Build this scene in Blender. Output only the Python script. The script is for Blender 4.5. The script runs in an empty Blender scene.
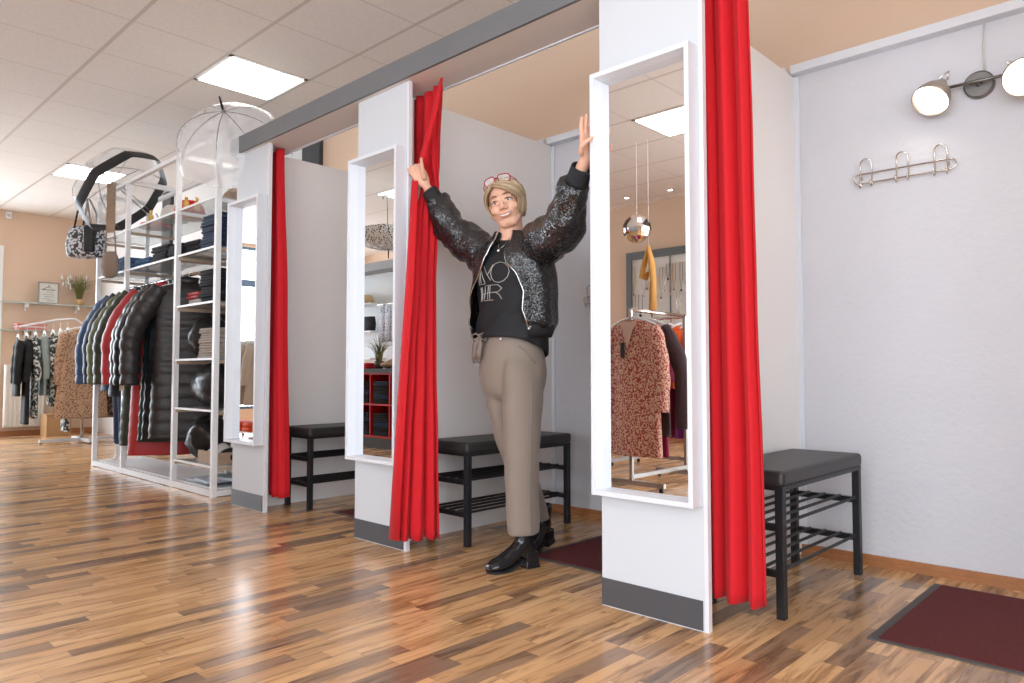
import bpy, bmesh, math, random
from mathutils import Vector, Matrix, Euler, noise
random.seed(7)
PI = math.pi
SC = bpy.context.scene
COL = SC.collection
# ---------------------------------------------------------------- camera
cam_data = bpy.data.cameras.new('camera')
cam = bpy.data.objects.new('camera', cam_data)
COL.objects.link(cam)
cam_data.sensor_width = 36.0
cam_data.lens = 721.37 / 1024 * 36.0
cam_data.clip_start = 0.05
cam.location = (0, 0, 0.856)
cam.rotation_euler = Euler((math.radians(90 + 2.56), 0, math.radians(43.47)), 'XYZ')
SC.camera = cam
# ---------------------------------------------------------------- world, exposure
world = bpy.data.worlds.new('daylight')
SC.world = world
world.use_nodes = True
wn = world.node_tree.nodes
wn['Background'].inputs[0].default_value = (0.80, 0.90, 1.0, 1)
wn['Background'].inputs[1].default_value = 3.0
SC.view_settings.view_transform = 'Standard'
SC.view_settings.look = 'None'
SC.view_settings.gamma = 1.0
SC.view_settings.use_curve_mapping = False
SC.view_settings.exposure = 0.50
SC.cycles.max_bounces = 10
SC.cycles.diffuse_bounces = 5
SC.cycles.glossy_bounces = 6
SC.cycles.transparent_max_bounces = 24
SC.cycles.sample_clamp_indirect = 4.0
SC.cycles.use_denoising = True
# room limits
XL, XR, YB, YF, ZC = -11.9, 2.6, 3.53, -3.72, 3.116

def area(name, loc, rot, sx, sy, power, color):
    d = bpy.data.lights.new(name, 'AREA')
    d.shape = 'RECTANGLE'; d.size = sx; d.size_y = sy; d.energy = power; d.color = color
    o = bpy.data.objects.new(name, d); COL.objects.link(o)
    o.location = loc; o.rotation_euler = rot
    return o
# daylight entering through the shop windows (each lamp stands just outside its opening)
DAY = (0.80, 0.90, 1.0)
area('daylight_left_window', (XL - 0.12, -0.1, 1.72), (0, -PI / 2, 0), 2.9, 4.2, 270, DAY)
area('daylight_front_window', (0.05, YF - 0.12, 1.55), (PI / 2, 0, 0), 4.4, 2.6, 140, DAY)
area('daylight_side_window', (XR + 0.12, -1.2, 1.55), (0, PI / 2, 0), 2.6, 3.4, 90, DAY)

# ---------------------------------------------------------------- materials
MATS = {}
def mat(name, rgb, rough=0.6, metal=0.0, spec=0.5, bump=0.0, bscale=60.0, var=0.0, vscale=8.0,
        emit=None, estr=0.0, alpha=1.0, trans=0.0, sheen=0.0, coat=0.0, ior=1.45):
    if name in MATS: return MATS[name]
    m = bpy.data.materials.new(name); m.use_nodes = True
    nt = m.node_tree; b = nt.nodes['Principled BSDF']
    b.inputs['Base Color'].default_value = (*rgb, 1)
    b.inputs['Roughness'].default_value = rough
    b.inputs['Metallic'].default_value = metal
    b.inputs['Specular IOR Level'].default_value = spec
    b.inputs['IOR'].default_value = ior
    b.inputs['Alpha'].default_value = alpha
    b.inputs['Transmission Weight'].default_value = trans
    b.inputs['Sheen Weight'].default_value = sheen
    b.inputs['Coat Weight'].default_value = coat
    if emit:
        b.inputs['Emission Color'].default_value = (*emit, 1)
        b.inputs['Emission Strength'].default_value = estr
    tc = nt.nodes.new('ShaderNodeTexCoord')
    if var > 0:
        n = nt.nodes.new('ShaderNodeTexNoise'); n.inputs['Scale'].default_value = vscale
        n.inputs['Detail'].default_value = 5
        nt.links.new(tc.outputs['Object'], n.inputs['Vector'])
        mx = nt.nodes.new('ShaderNodeMix'); mx.data_type = 'RGBA'
        nt.links.new(n.outputs['Fac'], mx.inputs[0])
        mx.inputs[6].default_value = tuple(max(0, c * (1 - var)) for c in rgb) + (1,)
        mx.inputs[7].default_value = tuple(min(1, c * (1 + var)) for c in rgb) + (1,)
        nt.links.new(mx.outputs[2], b.inputs['Base Color'])
    if bump > 0:
        n2 = nt.nodes.new('ShaderNodeTexNoise'); n2.inputs['Scale'].default_value = bscale
        n2.inputs['Detail'].default_value = 3
        nt.links.new(tc.outputs['Object'], n2.inputs['Vector'])
        bp = nt.nodes.new('ShaderNodeBump'); bp.inputs['Strength'].default_value = bump
        bp.inputs['Distance'].default_value = 0.01
        nt.links.new(n2.outputs['Fac'], bp.inputs['Height'])
        nt.links.new(bp.outputs['Normal'], b.inputs['Normal'])
    MATS[name] = m
    return m

def node_math(nt, op, a, b=None, clamp=False):
    n = nt.nodes.new('ShaderNodeMath'); n.operation = op; n.use_clamp = clamp
    for i, v in enumerate((a, b)):
        if v is None: continue
        if isinstance(v, (int, float)): n.inputs[i].default_value = v
        else: nt.links.new(v, n.inputs[i])
    return n.outputs[0]

def ramp(nt, fac, stops, interp='LINEAR'):
    r = nt.nodes.new('ShaderNodeValToRGB'); r.color_ramp.interpolation = interp
    el = r.color_ramp.elements
    while len(el) < len(stops): el.new(0.5)
    for e, (p, c) in zip(el, stops):
        e.position = p; e.color = (*c, 1)
    nt.links.new(fac, r.inputs[0])
    return r.outputs[0]

def floor_mat():
    m = bpy.data.materials.new('strip_parquet'); m.use_nodes = True
    nt = m.node_tree; L = nt.links; b = nt.nodes['Principled BSDF']
    tc = nt.nodes.new('ShaderNodeTexCoord'); sp = nt.nodes.new('ShaderNodeSeparateXYZ')
    L.new(tc.outputs['Object'], sp.inputs[0])
    W, LN = 0.064, 0.40
    ux = node_math(nt, 'DIVIDE', sp.outputs[0], W); ix = node_math(nt, 'FLOOR', ux)
    wn1 = nt.nodes.new('ShaderNodeTexWhiteNoise'); wn1.noise_dimensions = '1D'
    L.new(ix, wn1.inputs['W'])
    uy = node_math(nt, 'ADD', node_math(nt, 'DIVIDE', sp.outputs[1], LN), node_math(nt, 'MULTIPLY', wn1.outputs['Value'], 7.3))
    iy = node_math(nt, 'FLOOR', uy)
    cb = nt.nodes.new('ShaderNodeCombineXYZ'); L.new(ix, cb.inputs[0]); L.new(iy, cb.inputs[1])
    wn2 = nt.nodes.new('ShaderNodeTexWhiteNoise'); wn2.noise_dimensions = '2D'
    L.new(cb.outputs[0], wn2.inputs['Vector'])
    base = ramp(nt, wn2.outputs['Value'], [(0.0, (0.72, 0.43, 0.205)), (0.20, (0.60, 0.345, 0.16)), (0.36, (0.76, 0.47, 0.235)),
                (0.52, (0.55, 0.32, 0.155)), (0.62, (0.34, 0.205, 0.12)), (0.74, (0.26, 0.165, 0.105)), (0.82, (0.66, 0.38, 0.175)), (0.93, (0.42, 0.25, 0.135))], 'CONSTANT')
    # grain: noise stretched along the strip and offset for each strip
    mp = nt.nodes.new('ShaderNodeCombineXYZ')
    L.new(node_math(nt, 'ADD', node_math(nt, 'MULTIPLY', sp.outputs[0], 30), node_math(nt, 'MULTIPLY', wn2.outputs['Value'], 91)), mp.inputs[0])
    L.new(node_math(nt, 'MULTIPLY', sp.outputs[1], 3.2), mp.inputs[1])
    gr = nt.nodes.new('ShaderNodeTexNoise'); gr.inputs['Scale'].default_value = 1.0; gr.inputs['Detail'].default_value = 7
    gr.inputs['Roughness'].default_value = 0.62; gr.inputs['Distortion'].default_value = 0.8
    L.new(mp.outputs[0], gr.inputs['Vector'])
    dark = ramp(nt, gr.outputs['Fac'], [(0.33, (0.40, 0.34, 0.31)), (0.44, (0.74, 0.70, 0.66)), (0.52, (0.96, 0.95, 0.94)), (0.62, (1.02, 1.0, 1.0)), (0.8, (1.1, 1.1, 1.06))])
    mul = nt.nodes.new('ShaderNodeMix'); mul.data_type = 'RGBA'; mul.blend_type = 'MULTIPLY'; mul.inputs[0].default_value = 1
    L.new(base, mul.inputs[6]); L.new(dark, mul.inputs[7])
    # seams
    fx = node_math(nt, 'FRACT', ux); fy = node_math(nt, 'FRACT', uy)
    sx = node_math(nt, 'LESS_THAN', node_math(nt, 'ABSOLUTE', node_math(nt, 'SUBTRACT', fx, 0.5)), 0.485)
    sy = node_math(nt, 'LESS_THAN', node_math(nt, 'ABSOLUTE', node_math(nt, 'SUBTRACT', fy, 0.5)), 0.4965)
    seam = node_math(nt, 'ADD', node_math(nt, 'MULTIPLY', node_math(nt, 'MULTIPLY', sx, sy), 0.28), 0.72)
    m2 = nt.nodes.new('ShaderNodeMix'); m2.data_type = 'RGBA'; m2.blend_type = 'MULTIPLY'; m2.inputs[0].default_value = 1
    L.new(mul.outputs[2], m2.inputs[6]); L.new(seam, m2.inputs[7])
    L.new(m2.outputs[2], b.inputs['Base Color'])
    rn = nt.nodes.new('ShaderNodeTexNoise'); rn.inputs['Scale'].default_value = 2.5
    L.new(tc.outputs['Object'], rn.inputs['Vector'])
    L.new(node_math(nt, 'ADD', node_math(nt, 'MULTIPLY', rn.outputs['Fac'], 0.10), 0.17), b.inputs['Roughness'])
    b.inputs['Specular IOR Level'].default_value = 0.5
    return m

GX0, GY0, GP = -4.88, 2.253, 0.64      # a crossing of the ceiling grid, and its pitch
def ceiling_mat():
    m = bpy.data.materials.new('ceiling_tiles'); m.use_nodes = True
    nt = m.node_tree; L = nt.links; b = nt.nodes['Principled BSDF']
    tc = nt.nodes.new('ShaderNodeTexCoord'); sp = nt.nodes.new('ShaderNodeSeparateXYZ')
    L.new(tc.outputs['Object'], sp.inputs[0])
    def linemask(out, off, w):
        u = node_math(nt, 'FRACT', node_math(nt, 'DIVIDE', node_math(nt, 'SUBTRACT', out, off), GP))
        d = node_math(nt, 'SUBTRACT', 0.5, node_math(nt, 'ABSOLUTE', node_math(nt, 'SUBTRACT', u, 0.5)))
        return node_math(nt, 'LESS_THAN', d, w / 2 / GP)
    a = linemask(sp.outputs[0], GX0, 0.009); c = linemask(sp.outputs[1], GY0, 0.026)
    mask = node_math(nt, 'MAXIMUM', a, c)
    n = nt.nodes.new('ShaderNodeTexNoise'); n.inputs['Scale'].default_value = 55; n.inputs['Detail'].default_value = 4
    L.new(tc.outputs['Object'], n.inputs['Vector'])
    tile = ramp(nt, n.outputs['Fac'], [(0.3, (0.74, 0.69, 0.645)), (0.7, (0.80, 0.75, 0.70))])
    mx = nt.nodes.new('ShaderNodeMix'); mx.data_type = 'RGBA'
    L.new(mask, mx.inputs[0]); L.new(tile, mx.inputs[6]); mx.inputs[7].default_value = (0.56, 0.49, 0.44, 1)
    L.new(mx.outputs[2], b.inputs['Base Color'])
    L.new(node_math(nt, 'SUBTRACT', 0.85, node_math(nt, 'MULTIPLY', mask, 0.5)), b.inputs['Roughness'])
    bp = nt.nodes.new('ShaderNodeBump'); bp.inputs['Strength'].default_value = 0.5; bp.inputs['Distance'].default_value = 0.004
    L.new(node_math(nt, 'ADD', node_math(nt, 'MULTIPLY', mask, -1.0), node_math(nt, 'MULTIPLY', n.outputs['Fac'], 0.2)), bp.inputs['Height'])
    L.new(bp.outputs['Normal'], b.inputs['Normal'])
    return m

def pattern_mat(name, kind, ca, cb, scale, cc=None, rough=0.8, thr=0.5):
    """printed cloth: leopard blotches, dots, checks or stripes"""
    if name in MATS: return MATS[name]
    m = bpy.data.materials.new(name); m.use_nodes = True
    nt = m.node_tree; L = nt.links; b = nt.nodes['Principled BSDF']; b.inputs['Roughness'].default_value = rough
    tc = nt.nodes.new('ShaderNodeTexCoord')
    if kind == 'blotch':
        n = nt.nodes.new('ShaderNodeTexNoise'); n.inputs['Scale'].default_value = scale; n.inputs['Detail'].default_value = 2
        L.new(tc.outputs['Object'], n.inputs['Vector']); f = n.outputs['Fac']
    elif kind == 'cells':
        n = nt.nodes.new('ShaderNodeTexVoronoi'); n.inputs['Scale'].default_value = scale
        L.new(tc.outputs['Object'], n.inputs['Vector']); f = n.outputs['Distance']
    elif kind == 'check':
        n = nt.nodes.new('ShaderNodeTexChecker'); n.inputs['Scale'].default_value = scale
        L.new(tc.outputs['Object'], n.inputs['Vector']); f = n.outputs['Fac']
    else:
        n = nt.nodes.new('ShaderNodeTexWave'); n.inputs['Scale'].default_value = scale; n.inputs['Distortion'].default_value = 1.0
        n.bands_direction = 'Z'
        L.new(tc.outputs['Object'], n.inputs['Vector']); f = n.outputs['Fac']
    stops = [(0.0, ca), (thr, cb)] if cc is None else [(0.0, ca), (thr, cb), (thr + 0.12, cc)]
    L.new(ramp(nt, f, stops, 'CONSTANT'), b.inputs['Base Color'])
    MATS[name] = m
    return m

WHITE = mat('white_laminate', (0.60, 0.625, 0.66), 0.45, bump=0.03, bscale=160)
WHITEF = mat('white_frame', (0.70, 0.725, 0.77), 0.35)
WALLW = mat('white_ingrain_wall', (0.63, 0.625, 0.655), 0.8, bump=0.32, bscale=38, var=0.03, vscale=6)
PARTW = mat('partition_white', (0.82, 0.785, 0.765), 0.7, bump=0.08, bscale=90)
BEIGE = mat('beige_paint', (0.68, 0.50, 0.37), 0.85, bump=0.05, bscale=50)
GREY = mat('grey_plinth', (0.075, 0.075, 0.082), 0.42)
FASCIA = mat('grey_fascia', (0.15, 0.153, 0.16), 0.55, var=0.12, vscale=5)
SOFF = mat('soffit_board', (0.72, 0.66, 0.62), 0.7)
WOODB = mat('wood_baseboard', (0.38, 0.155, 0.06), 0.4, var=0.2, vscale=20)
BLACKM = mat('black_metal', (0.012, 0.012, 0.014), 0.42)
LEATH = mat('black_leather', (0.030, 0.027, 0.027), 0.42, bump=0.15, bscale=180)
CHROME = mat('chrome', (0.62, 0.57, 0.52), 0.18, metal=1.0)
NICKEL = mat('brushed_nickel', (0.52, 0.48, 0.44), 0.35, metal=1.0)
RED = mat('red_curtain_cloth', (0.55, 0.003, 0.010), 0.8, sheen=0.05, bump=0.06, bscale=300)
MATR = mat('burgundy_mat', (0.125, 0.018, 0.019), 0.95, bump=0.7, bscale=260, var=0.35, vscale=90)
RUB = mat('grey_rubber', (0.095, 0.085, 0.08), 0.8)
MIRR = mat('mirror_glass', (0.93, 0.94, 0.95), 0.0, metal=1.0)
LAMPE = mat('lit_diffuser', (1, 1, 1), 0.5, emit=(1.0, 0.97, 0.92), estr=6.0)
BULB = mat('lit_bulb', (1, 1, 1), 0.5, emit=(1.0, 0.90, 0.76), estr=14.0)
ALU = mat('lamp_frame', (0.85, 0.85, 0.85), 0.5)
BLACK = mat('black_cloth', (0.02, 0.02, 0.023), 0.8)

# ---------------------------------------------------------------- helpers
def sset(o, **k):
    for a, v in k.items():
        if v is not None: o[a] = v
    return o
def thing(name, label, cat, loc=(0, 0, 0), rotz=0, group=None):
    o = bpy.data.objects.new(name, None); COL.objects.link(o)
    o.empty_display_size = 0.1
    o.location = loc; o.rotation_euler = (0, 0, rotz)
    return sset(o, label=label, category=cat, group=group)
def tag(o, label, cat, group=None): return sset(o, label=label, category=cat, group=group)
def struct(o, label=None): return sset(o, kind='structure', label=label)

class G:
    """collects shapes and links them as ONE mesh object"""
    def __init__(s): s.bm = bmesh.new()
    def box(s, c, d, rot=None, bev=0.0):
        g = bmesh.ops.create_cube(s.bm, size=1.0); vs = g['verts']
        M = Matrix.Translation(Vector(c)) @ (Euler(rot).to_matrix().to_4x4() if rot else Matrix()) @ Matrix.Diagonal((d[0], d[1], d[2], 1))
        bmesh.ops.transform(s.bm, matrix=M, verts=vs)
        if bev > 0:
            es = list({e for v in vs for e in v.link_edges})
            bmesh.ops.bevel(s.bm, geom=es, offset=bev, segments=2, affect='EDGES', profile=0.5)
        return s
    def bb(s, x0, x1, y0, y1, z0, z1, bev=0.0):
        return s.box(((x0 + x1) / 2, (y0 + y1) / 2, (z0 + z1) / 2), (abs(x1 - x0), abs(y1 - y0), abs(z1 - z0)), None, bev)
    def tube(s, pts, r, seg=8, cap=True, closed=False, flat=1.0):
        pts = [Vector(p) for p in pts]; n = len(pts)
        rs = r if isinstance(r, (list, tuple)) else [r] * n
        rings = []; up = Vector((0, 0, 1)); last = None
        for i, p in enumerate(pts):
            if closed: t = pts[(i + 1) % n] - pts[i - 1]
            else: t = pts[min(i + 1, n - 1)] - pts[max(i - 1, 0)]
            if t.length < 1e-9: t = Vector((0, 0, 1))
            t.normalize()
            if last is None:
                a = up if abs(t.dot(up)) < 0.9 else Vector((1, 0, 0))
                u = t.cross(a).normalized()
            else:
                u = last - t * last.dot(t)
                u = u.normalized() if u.length > 1e-6 else t.cross(up).normalized()
            last = u; v = t.cross(u)
            rings.append([s.bm.verts.new(p + (u * math.cos(2 * PI * k / seg) + v * math.sin(2 * PI * k / seg) * flat) * rs[i]) for k in range(seg)])
        m = n if closed else n - 1
        for i in range(m):
            a, b = rings[i], rings[(i + 1) % n]
            for k in range(seg):
                s.bm.faces.new((a[k], a[(k + 1) % seg], b[(k + 1) % seg], b[k]))
        if cap and not closed:
            s.bm.faces.new(list(reversed(rings[0]))); s.bm.faces.new(rings[-1])
        return s
    def loft(s, rings, cap=True, closed=True):
        R = [[s.bm.verts.new(Vector(p)) for p in r] for r in rings]
        n = len(R[0])
        for i in range(len(R) - 1):
            a, b = R[i], R[i + 1]
            for k in range(n if closed else n - 1):
                j = (k + 1) % n
                s.bm.faces.new((a[k], a[j], b[j], b[k]))
        if cap and closed:
            s.bm.faces.new(list(reversed(R[0]))); s.bm.faces.new(R[-1])
        return s
    def lathe(s, prof, c=(0, 0, 0), axis=(0, 0, 1), seg=24, cap=True):
        q = Vector((0, 0, 1)).rotation_difference(Vector(axis).normalized()); c = Vector(c)
        return s.loft([[c + q @ Vector((r * math.cos(2 * PI * k / seg), r * math.sin(2 * PI * k / seg), z)) for k in range(seg)] for r, z in prof], cap)
    def ball(s, c, r, seg=20, rot=None):
        g = bmesh.ops.create_uvsphere(s.bm, u_segments=seg, v_segments=max(6, seg // 2), radius=1.0)
        rr = r if isinstance(r, (list, tuple)) else (r, r, r)
        M = Matrix.Translation(Vector(c)) @ (Euler(rot).to_matrix().to_4x4() if rot else Matrix()) @ Matrix.Diagonal((*rr, 1))
        bmesh.ops.transform(s.bm, matrix=M, verts=g['verts']); return s
    def poly(s, pts, thick=(0, 0, 0.002)):
        t = Vector(thick)
        a = [s.bm.verts.new(Vector(p)) for p in pts]; b = [s.bm.verts.new(Vector(p) + t) for p in pts]; n = len(a)
        s.bm.faces.new(list(reversed(a))); s.bm.faces.new(b)
        for k in range(n): s.bm.faces.new((a[k], a[(k + 1) % n], b[(k + 1) % n], b[k]))
        return s
    def obj(s, name, m, parent=None, smooth=False, sub=0, solid=0.0, bev=0.0, loc=None):
        bmesh.ops.recalc_face_normals(s.bm, faces=s.bm.faces[:])
        me = bpy.data.meshes.new(name); s.bm.to_mesh(me); s.bm.free()
        me.materials.append(m)
        if smooth:
            for p in me.polygons: p.use_smooth = True
        o = bpy.data.objects.new(name, me); COL.objects.link(o)
        if parent: o.parent = parent
        if loc: o.location = loc
        if solid:
            d = o.modifiers.new('solid', 'SOLIDIFY'); d.thickness = solid; d.offset = 0
        if bev:
            d = o.modifiers.new('bevel', 'BEVEL'); d.width = bev; d.segments = 2; d.limit_method = 'ANGLE'
        if sub:
            d = o.modifiers.new('sub', 'SUBSURF'); d.levels = sub; d.render_levels = sub
        return o

def dup(root, loc=None, rotz=None, label=None, group=None, scale=None):
    r = root.copy(); COL.objects.link(r)
    if loc is not None: r.location = loc
    if rotz is not None: r.rotation_euler = (0, 0, rotz)
    if scale is not None: r.scale = scale
    if label: r['label'] = label
    if group: r['group'] = group
    for ch in list(root.children):
        c = ch.copy(); COL.objects.link(c); c.parent = r
        for g in ch.children:
            d = g.copy(); COL.objects.link(d); d.parent = c
    return r

# ---------------------------------------------------------------- the room
FLOORM = floor_mat()
struct(G().bb(XL, XR, YF, YB, -0.1, 0).obj('floor', FLOORM))
struct(G().bb(XL, XR, YF, YB, ZC, ZC + 0.1).obj('ceiling', ceiling_mat()))
# back wall: beige behind the booths, white behind the wall shelving
struct(G().bb(-5.72, XR + 0.1, YB, YB + 0.15, -0.1, ZC + 0.1).obj('wall_back', BEIGE))
struct(G().bb(XL - 0.1, -6.02, YB, YB + 0.15, -0.1, ZC + 0.1).obj('wall_back_white', mat('white_paint', (0.74, 0.73, 0.72), 0.8)))
DKM = mat('dark_grey_frame', (0.05, 0.05, 0.055), 0.6)
struct(G().bb(-6.02, -5.72, YB - 0.04, YB + 0.1, 0, ZC).obj('trim_1', DKM))
struct(G().bb(-9.36, -9.10, YB - 0.04, YB - 0.001, 0, ZC).obj('trim_2', DKM))
def wall_with_hole(name, axis, pos, out, a0, a1, holes, m):
    """wall plane at pos along axis, spanning a0..a1, with rectangular window holes (h0,h1,z0,z1)"""
    g = G(); t = 0.1 * out
    def seg(u0, u1, z0, z1):
        if u1 - u0 < 1e-4 or z1 - z0 < 1e-4: return
        if axis == 'x': g.bb(min(pos, pos + t), max(pos, pos + t), u0, u1, z0, z1)
        else: g.bb(u0, u1, min(pos, pos + t), max(pos, pos + t), z0, z1)
    cur = a0
    for h0, h1, z0, z1 in sorted(holes):
        seg(cur, h0, -0.1, ZC + 0.1); seg(h0, h1, -0.1, z0); seg(h0, h1, z1, ZC + 0.1); cur = h1
    seg(cur, a1, -0.1, ZC + 0.1)
    return struct(g.obj(name, m))
wall_with_hole('wall_left', 'x', XL, -1, YF, YB, [(-2.4, 0.9, 0.25, 3.06), (1.3, 2.28, 0.1, 2.55)], BEIGE)
wall_with_hole('wall_front', 'y', YF, -1, XL, XR, [(-2.2, 2.3, 0.25, 2.85)], BEIGE)
wall_with_hole('wall_right', 'x', XR, 1, YF, YB, [(-2.9, 0.5, 0.25, 2.85)], BEIGE)
BLUEF = mat('blue_grey_window_frame', (0.10, 0.16, 0.24), 0.5)
GLASS = mat('window_glass', (1, 1, 1), 0.0, alpha=0.06, spec=0.5)
def window(n, axis, pos, u0, u1, z0, z1, rails, mull):
    w = thing('window_%d' % n, None, None); struct(w); w.pop('category', None)
    g = G(); t = 0.05
    def bar(a0, a1, b0, b1):
        if axis == 'x': g.bb(pos - 0.03, pos + 0.03, a0, a1, b0, b1)
        else: g.bb(a0, a1, pos - 0.03, pos + 0.03, b0, b1)
    bar(u0, u1, z0, z0 + t); bar(u0, u1, z1 - t, z1); bar(u0, u0 + t, z0, z1); bar(u1 - t, u1, z0, z1)
    for z, hh in rails: bar(u0, u1, z - hh / 2, z + hh / 2)
    for u in mull: bar(u - t / 2, u + t / 2, z0, z1)
    g.obj('window_frame', BLUEF, w)
    p = G()
    if axis == 'x': p.bb(pos - 0.004, pos + 0.004, u0, u1, z0, z1)
    else: p.bb(u0, u1, pos - 0.004, pos + 0.004, z0, z1)
    p.obj('pane', GLASS, w)
window(1, 'x', XL - 0.05, -2.4, 0.9, 0.25, 3.06, [(2.43, 0.12)], [-1.2, 0.0])
window(4, 'x', XL - 0.05, 1.3, 2.28, 0.1, 2.55, [], [])
struct(G().bb(XL, XL + 0.02, 2.28, 2.35, 0, 2.62).obj('trim_3', mat('white_trim', (0.8, 0.8, 0.8), 0.5)))
window(2, 'y', YF - 0.05, -2.2, 2.3, 0.25, 2.85, [(2.3, 0.08)], [-0.7, 0.8])
window(3, 'x', XR + 0.05, -2.9, 0.5, 0.25, 2.85, [(2.3, 0.08)], [-1.2])
struct(G().bb(XL, XL + 0.018, 1.25, YB, 0, 0.07).obj('baseboard_left', WOODB))
struct(G().bb(-4.6, -5.7, 3.50, YB, 0, 0.05).obj('baseboard_back', WOODB))
struct(G().bb(XL, -2.3, YF, YF + 0.018, 0, 0.07).obj('baseboard_front', WOODB))

# ---------------------------------------------------------------- ceiling lights
def ceiling_light(cx, cy, label):
    t = thing('ceiling_light', label, 'ceiling light', (cx, cy, ZC - 0.012), 0, 'square ceiling light panels')
    g = G()
    for sx, sy, dx, dy in ((0, -1, .62, .03), (0, 1, .62, .03), (-1, 0, .03, .62), (1, 0, .03, .62)):
        g.box((sx * .295, sy * .295, 0.0095), (dx, dy, 0.004))
    g.obj('frame', ALU, t)
    G().box((0, 0, 0.006), (0.565, 0.565, 0.006)).obj('diffuser', LAMPE, t)
    return t
CX = lambda k: GX0 - GP / 2 + k * GP
CY = lambda k: GY0 + GP / 2 + k * GP
ceiling_light(CX(0), CY(0), 'lit square ceiling panel over the first booth, right of the clear umbrella')
ceiling_light(CX(-6), CY(0), 'lit square ceiling panel at the far left, above the black-bordered umbrella')
ceiling_light(CX(3), CY(-6), 'lit square ceiling panel reflected in the nearest wall mirror')
ceiling_light(CX(-3), CY(-6), 'lit square ceiling panel reflected in the middle wall mirror')
ceiling_light(CX(-9), CY(-6), 'lit square ceiling panel beside the far left shop window')
ceiling_light(CX(9), CY(-6), 'lit square ceiling panel behind the camera on the right')

# ---------------------------------------------------------------- changing booths
PF = 2.202                                    # front plane of the booth panels
ZT = 2.309                                    # height of panels and partitions
PX = [(-4.623, -4.205), (-3.223, -2.805), (-1.625, -1.206)]
PART = [-4.385, -2.952, -1.391]
lin = thing('lintel_beam', 'long grey-fronted beam running along the top of all the changing booths', 'beam', (0, 0, ZT))
G().bb(-4.655, 1.4, 2.165, 2.18, 0, 0.108).obj('fascia', FASCIA, lin)
G().bb(-4.655, 1.4, 2.18, 2.385, 0, 0.02).obj('soffit_board', SOFF, lin)
G().bb(-4.655, 1.4, 2.385, 2.397, -0.006, 0.03).obj('edge_strip', WHITEF, lin)
wh = ['farthest', 'middle', 'nearest']
extra = ['at the end of the clothes shelving', 'beside the curtain the woman holds', 'whose mirror the woman grips']
for i, (x0, x1) in enumerate(PX):
    t = thing('booth_pillar', '%s white booth pillar with grey plinth, %s' % (wh[i], extra[i]), 'pillar',
              (x0, PF, 0), 0, 'white booth pillars')
    w = x1 - x0
    G().bb(0, w, 0, 0.018, 0, ZT).obj('board', WHITE, t)
    G().bb(0, w - 0.006, -0.003, 0, 0.004, 0.102).obj('plinth', GREY, t)
    G().bb(w, w + 0.014, 0.0, 0.022, 0, ZT).obj('edge_profile', mat('alu_edge', (0.72, 0.71, 0.74), 0.4), t)
    xp = PART[i]
    q = thing('booth_partition', 'white dividing wall running back behind the %s front panel' % wh[i], 'partition', (xp, PF, 0), 0, 'booth dividing walls')
    G().bb(-0.03, 0, 0.022, 3.49 - PF, 0, ZT).obj('board', PARTW, q)
# back panels of the booths with their top trims
bx = [(-5.6, PART[0] - 0.03), (PART[0], PART[1] - 0.03), (PART[1], PART[2] - 0.03), (PART[2], 0.32)]
bl = ['behind the coat shelving', 'of the far booth', 'of the booth behind the woman', 'of the nearest booth behind the spot lamp']
for i, (x0, x1) in enumerate(bx):
    t = thing('booth_back_panel', 'white textured back wall %s' % bl[i], 'wall panel', (x0, 3.49, 0), 0, 'booth back walls')
    w = x1 - x0
    G().bb(0, w, 0.0, 0.03, 0, ZT + 0.005).obj('board', WALLW, t)
    G().bb(0.0, w, -0.055, 0.03, ZT + 0.005, ZT + 0.045).obj('top_trim', WHITEF, t)
    G().bb(0.0, 0.022, -0.012, 0, 0, ZT).obj('corner_strip', WHITEF, t)
    g = G().bb(0.0, w, -0.014, 0, 0, 0.046).bb(0, w, -0.02, 0, 0, 0.02)
    g.obj('baseboard', WOODB if i > 1 else PARTW, t)
q = thing('booth_partition', 'white dividing wall closing the nearest booth on its right', 'partition', (0.35, PF, 0), 0, 'booth dividing walls')
G().bb(-0.03, 0, 0.022, 3.49 - PF, 0, ZT).obj('board', PARTW, q)

# mirrors
for i, (x0, x1) in enumerate(PX):
    t = thing('wall_mirror', ['tall white-framed mirror on the farthest booth panel', 'tall white-framed mirror on the middle booth panel, left of the held curtain',
              'large white-framed mirror the woman holds with her left hand'][i], 'mirror', (x0, PF - 0.0015, 0.414), 0, 'tall white-framed mirrors')
    w = x1 - x0 - 0.004; hh = 1.566; d = 0.062; f = 0.017
    g = G()
    g.bb(0, f, -d, 0, 0, hh).bb(w - f, w, -d, 0, 0, hh).bb(f, w - f, -d, 0, 0, f).bb(f, w - f, -d, 0, hh - f, hh)
    g.obj('frame', WHITEF, t)
    G().bb(f, w - f, -0.012, -0.002, f, hh - f).obj('glass', MIRR, t)

# mats
def door_mat(x0, x1, y0, y1, label):
    t = thing('floor_mat', label, 'mat', (x0, y0, 0), 0, 'burgundy booth mats')
    G().bb(0, x1 - x0, 0, y1 - y0, 0.0, 0.004).obj('rubber_border', RUB, t)
    G().bb(0.03, x1 - x0 - 0.03, 0.022, y1 - y0 - 0.022, 0.004, 0.008).obj('pile', MATR, t)
door_mat(-0.80, 0.10, 2.51, 3.345, 'burgundy mat with dark rubber border on the floor of the nearest booth')
door_mat(-2.31, -1.45, 2.53, 3.30, 'burgundy mat behind the woman on the floor of the middle booth')
door_mat(-3.90, -3.00, 2.50, 3.30, 'burgundy mat showing left of the middle panel in the far booth')

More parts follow.
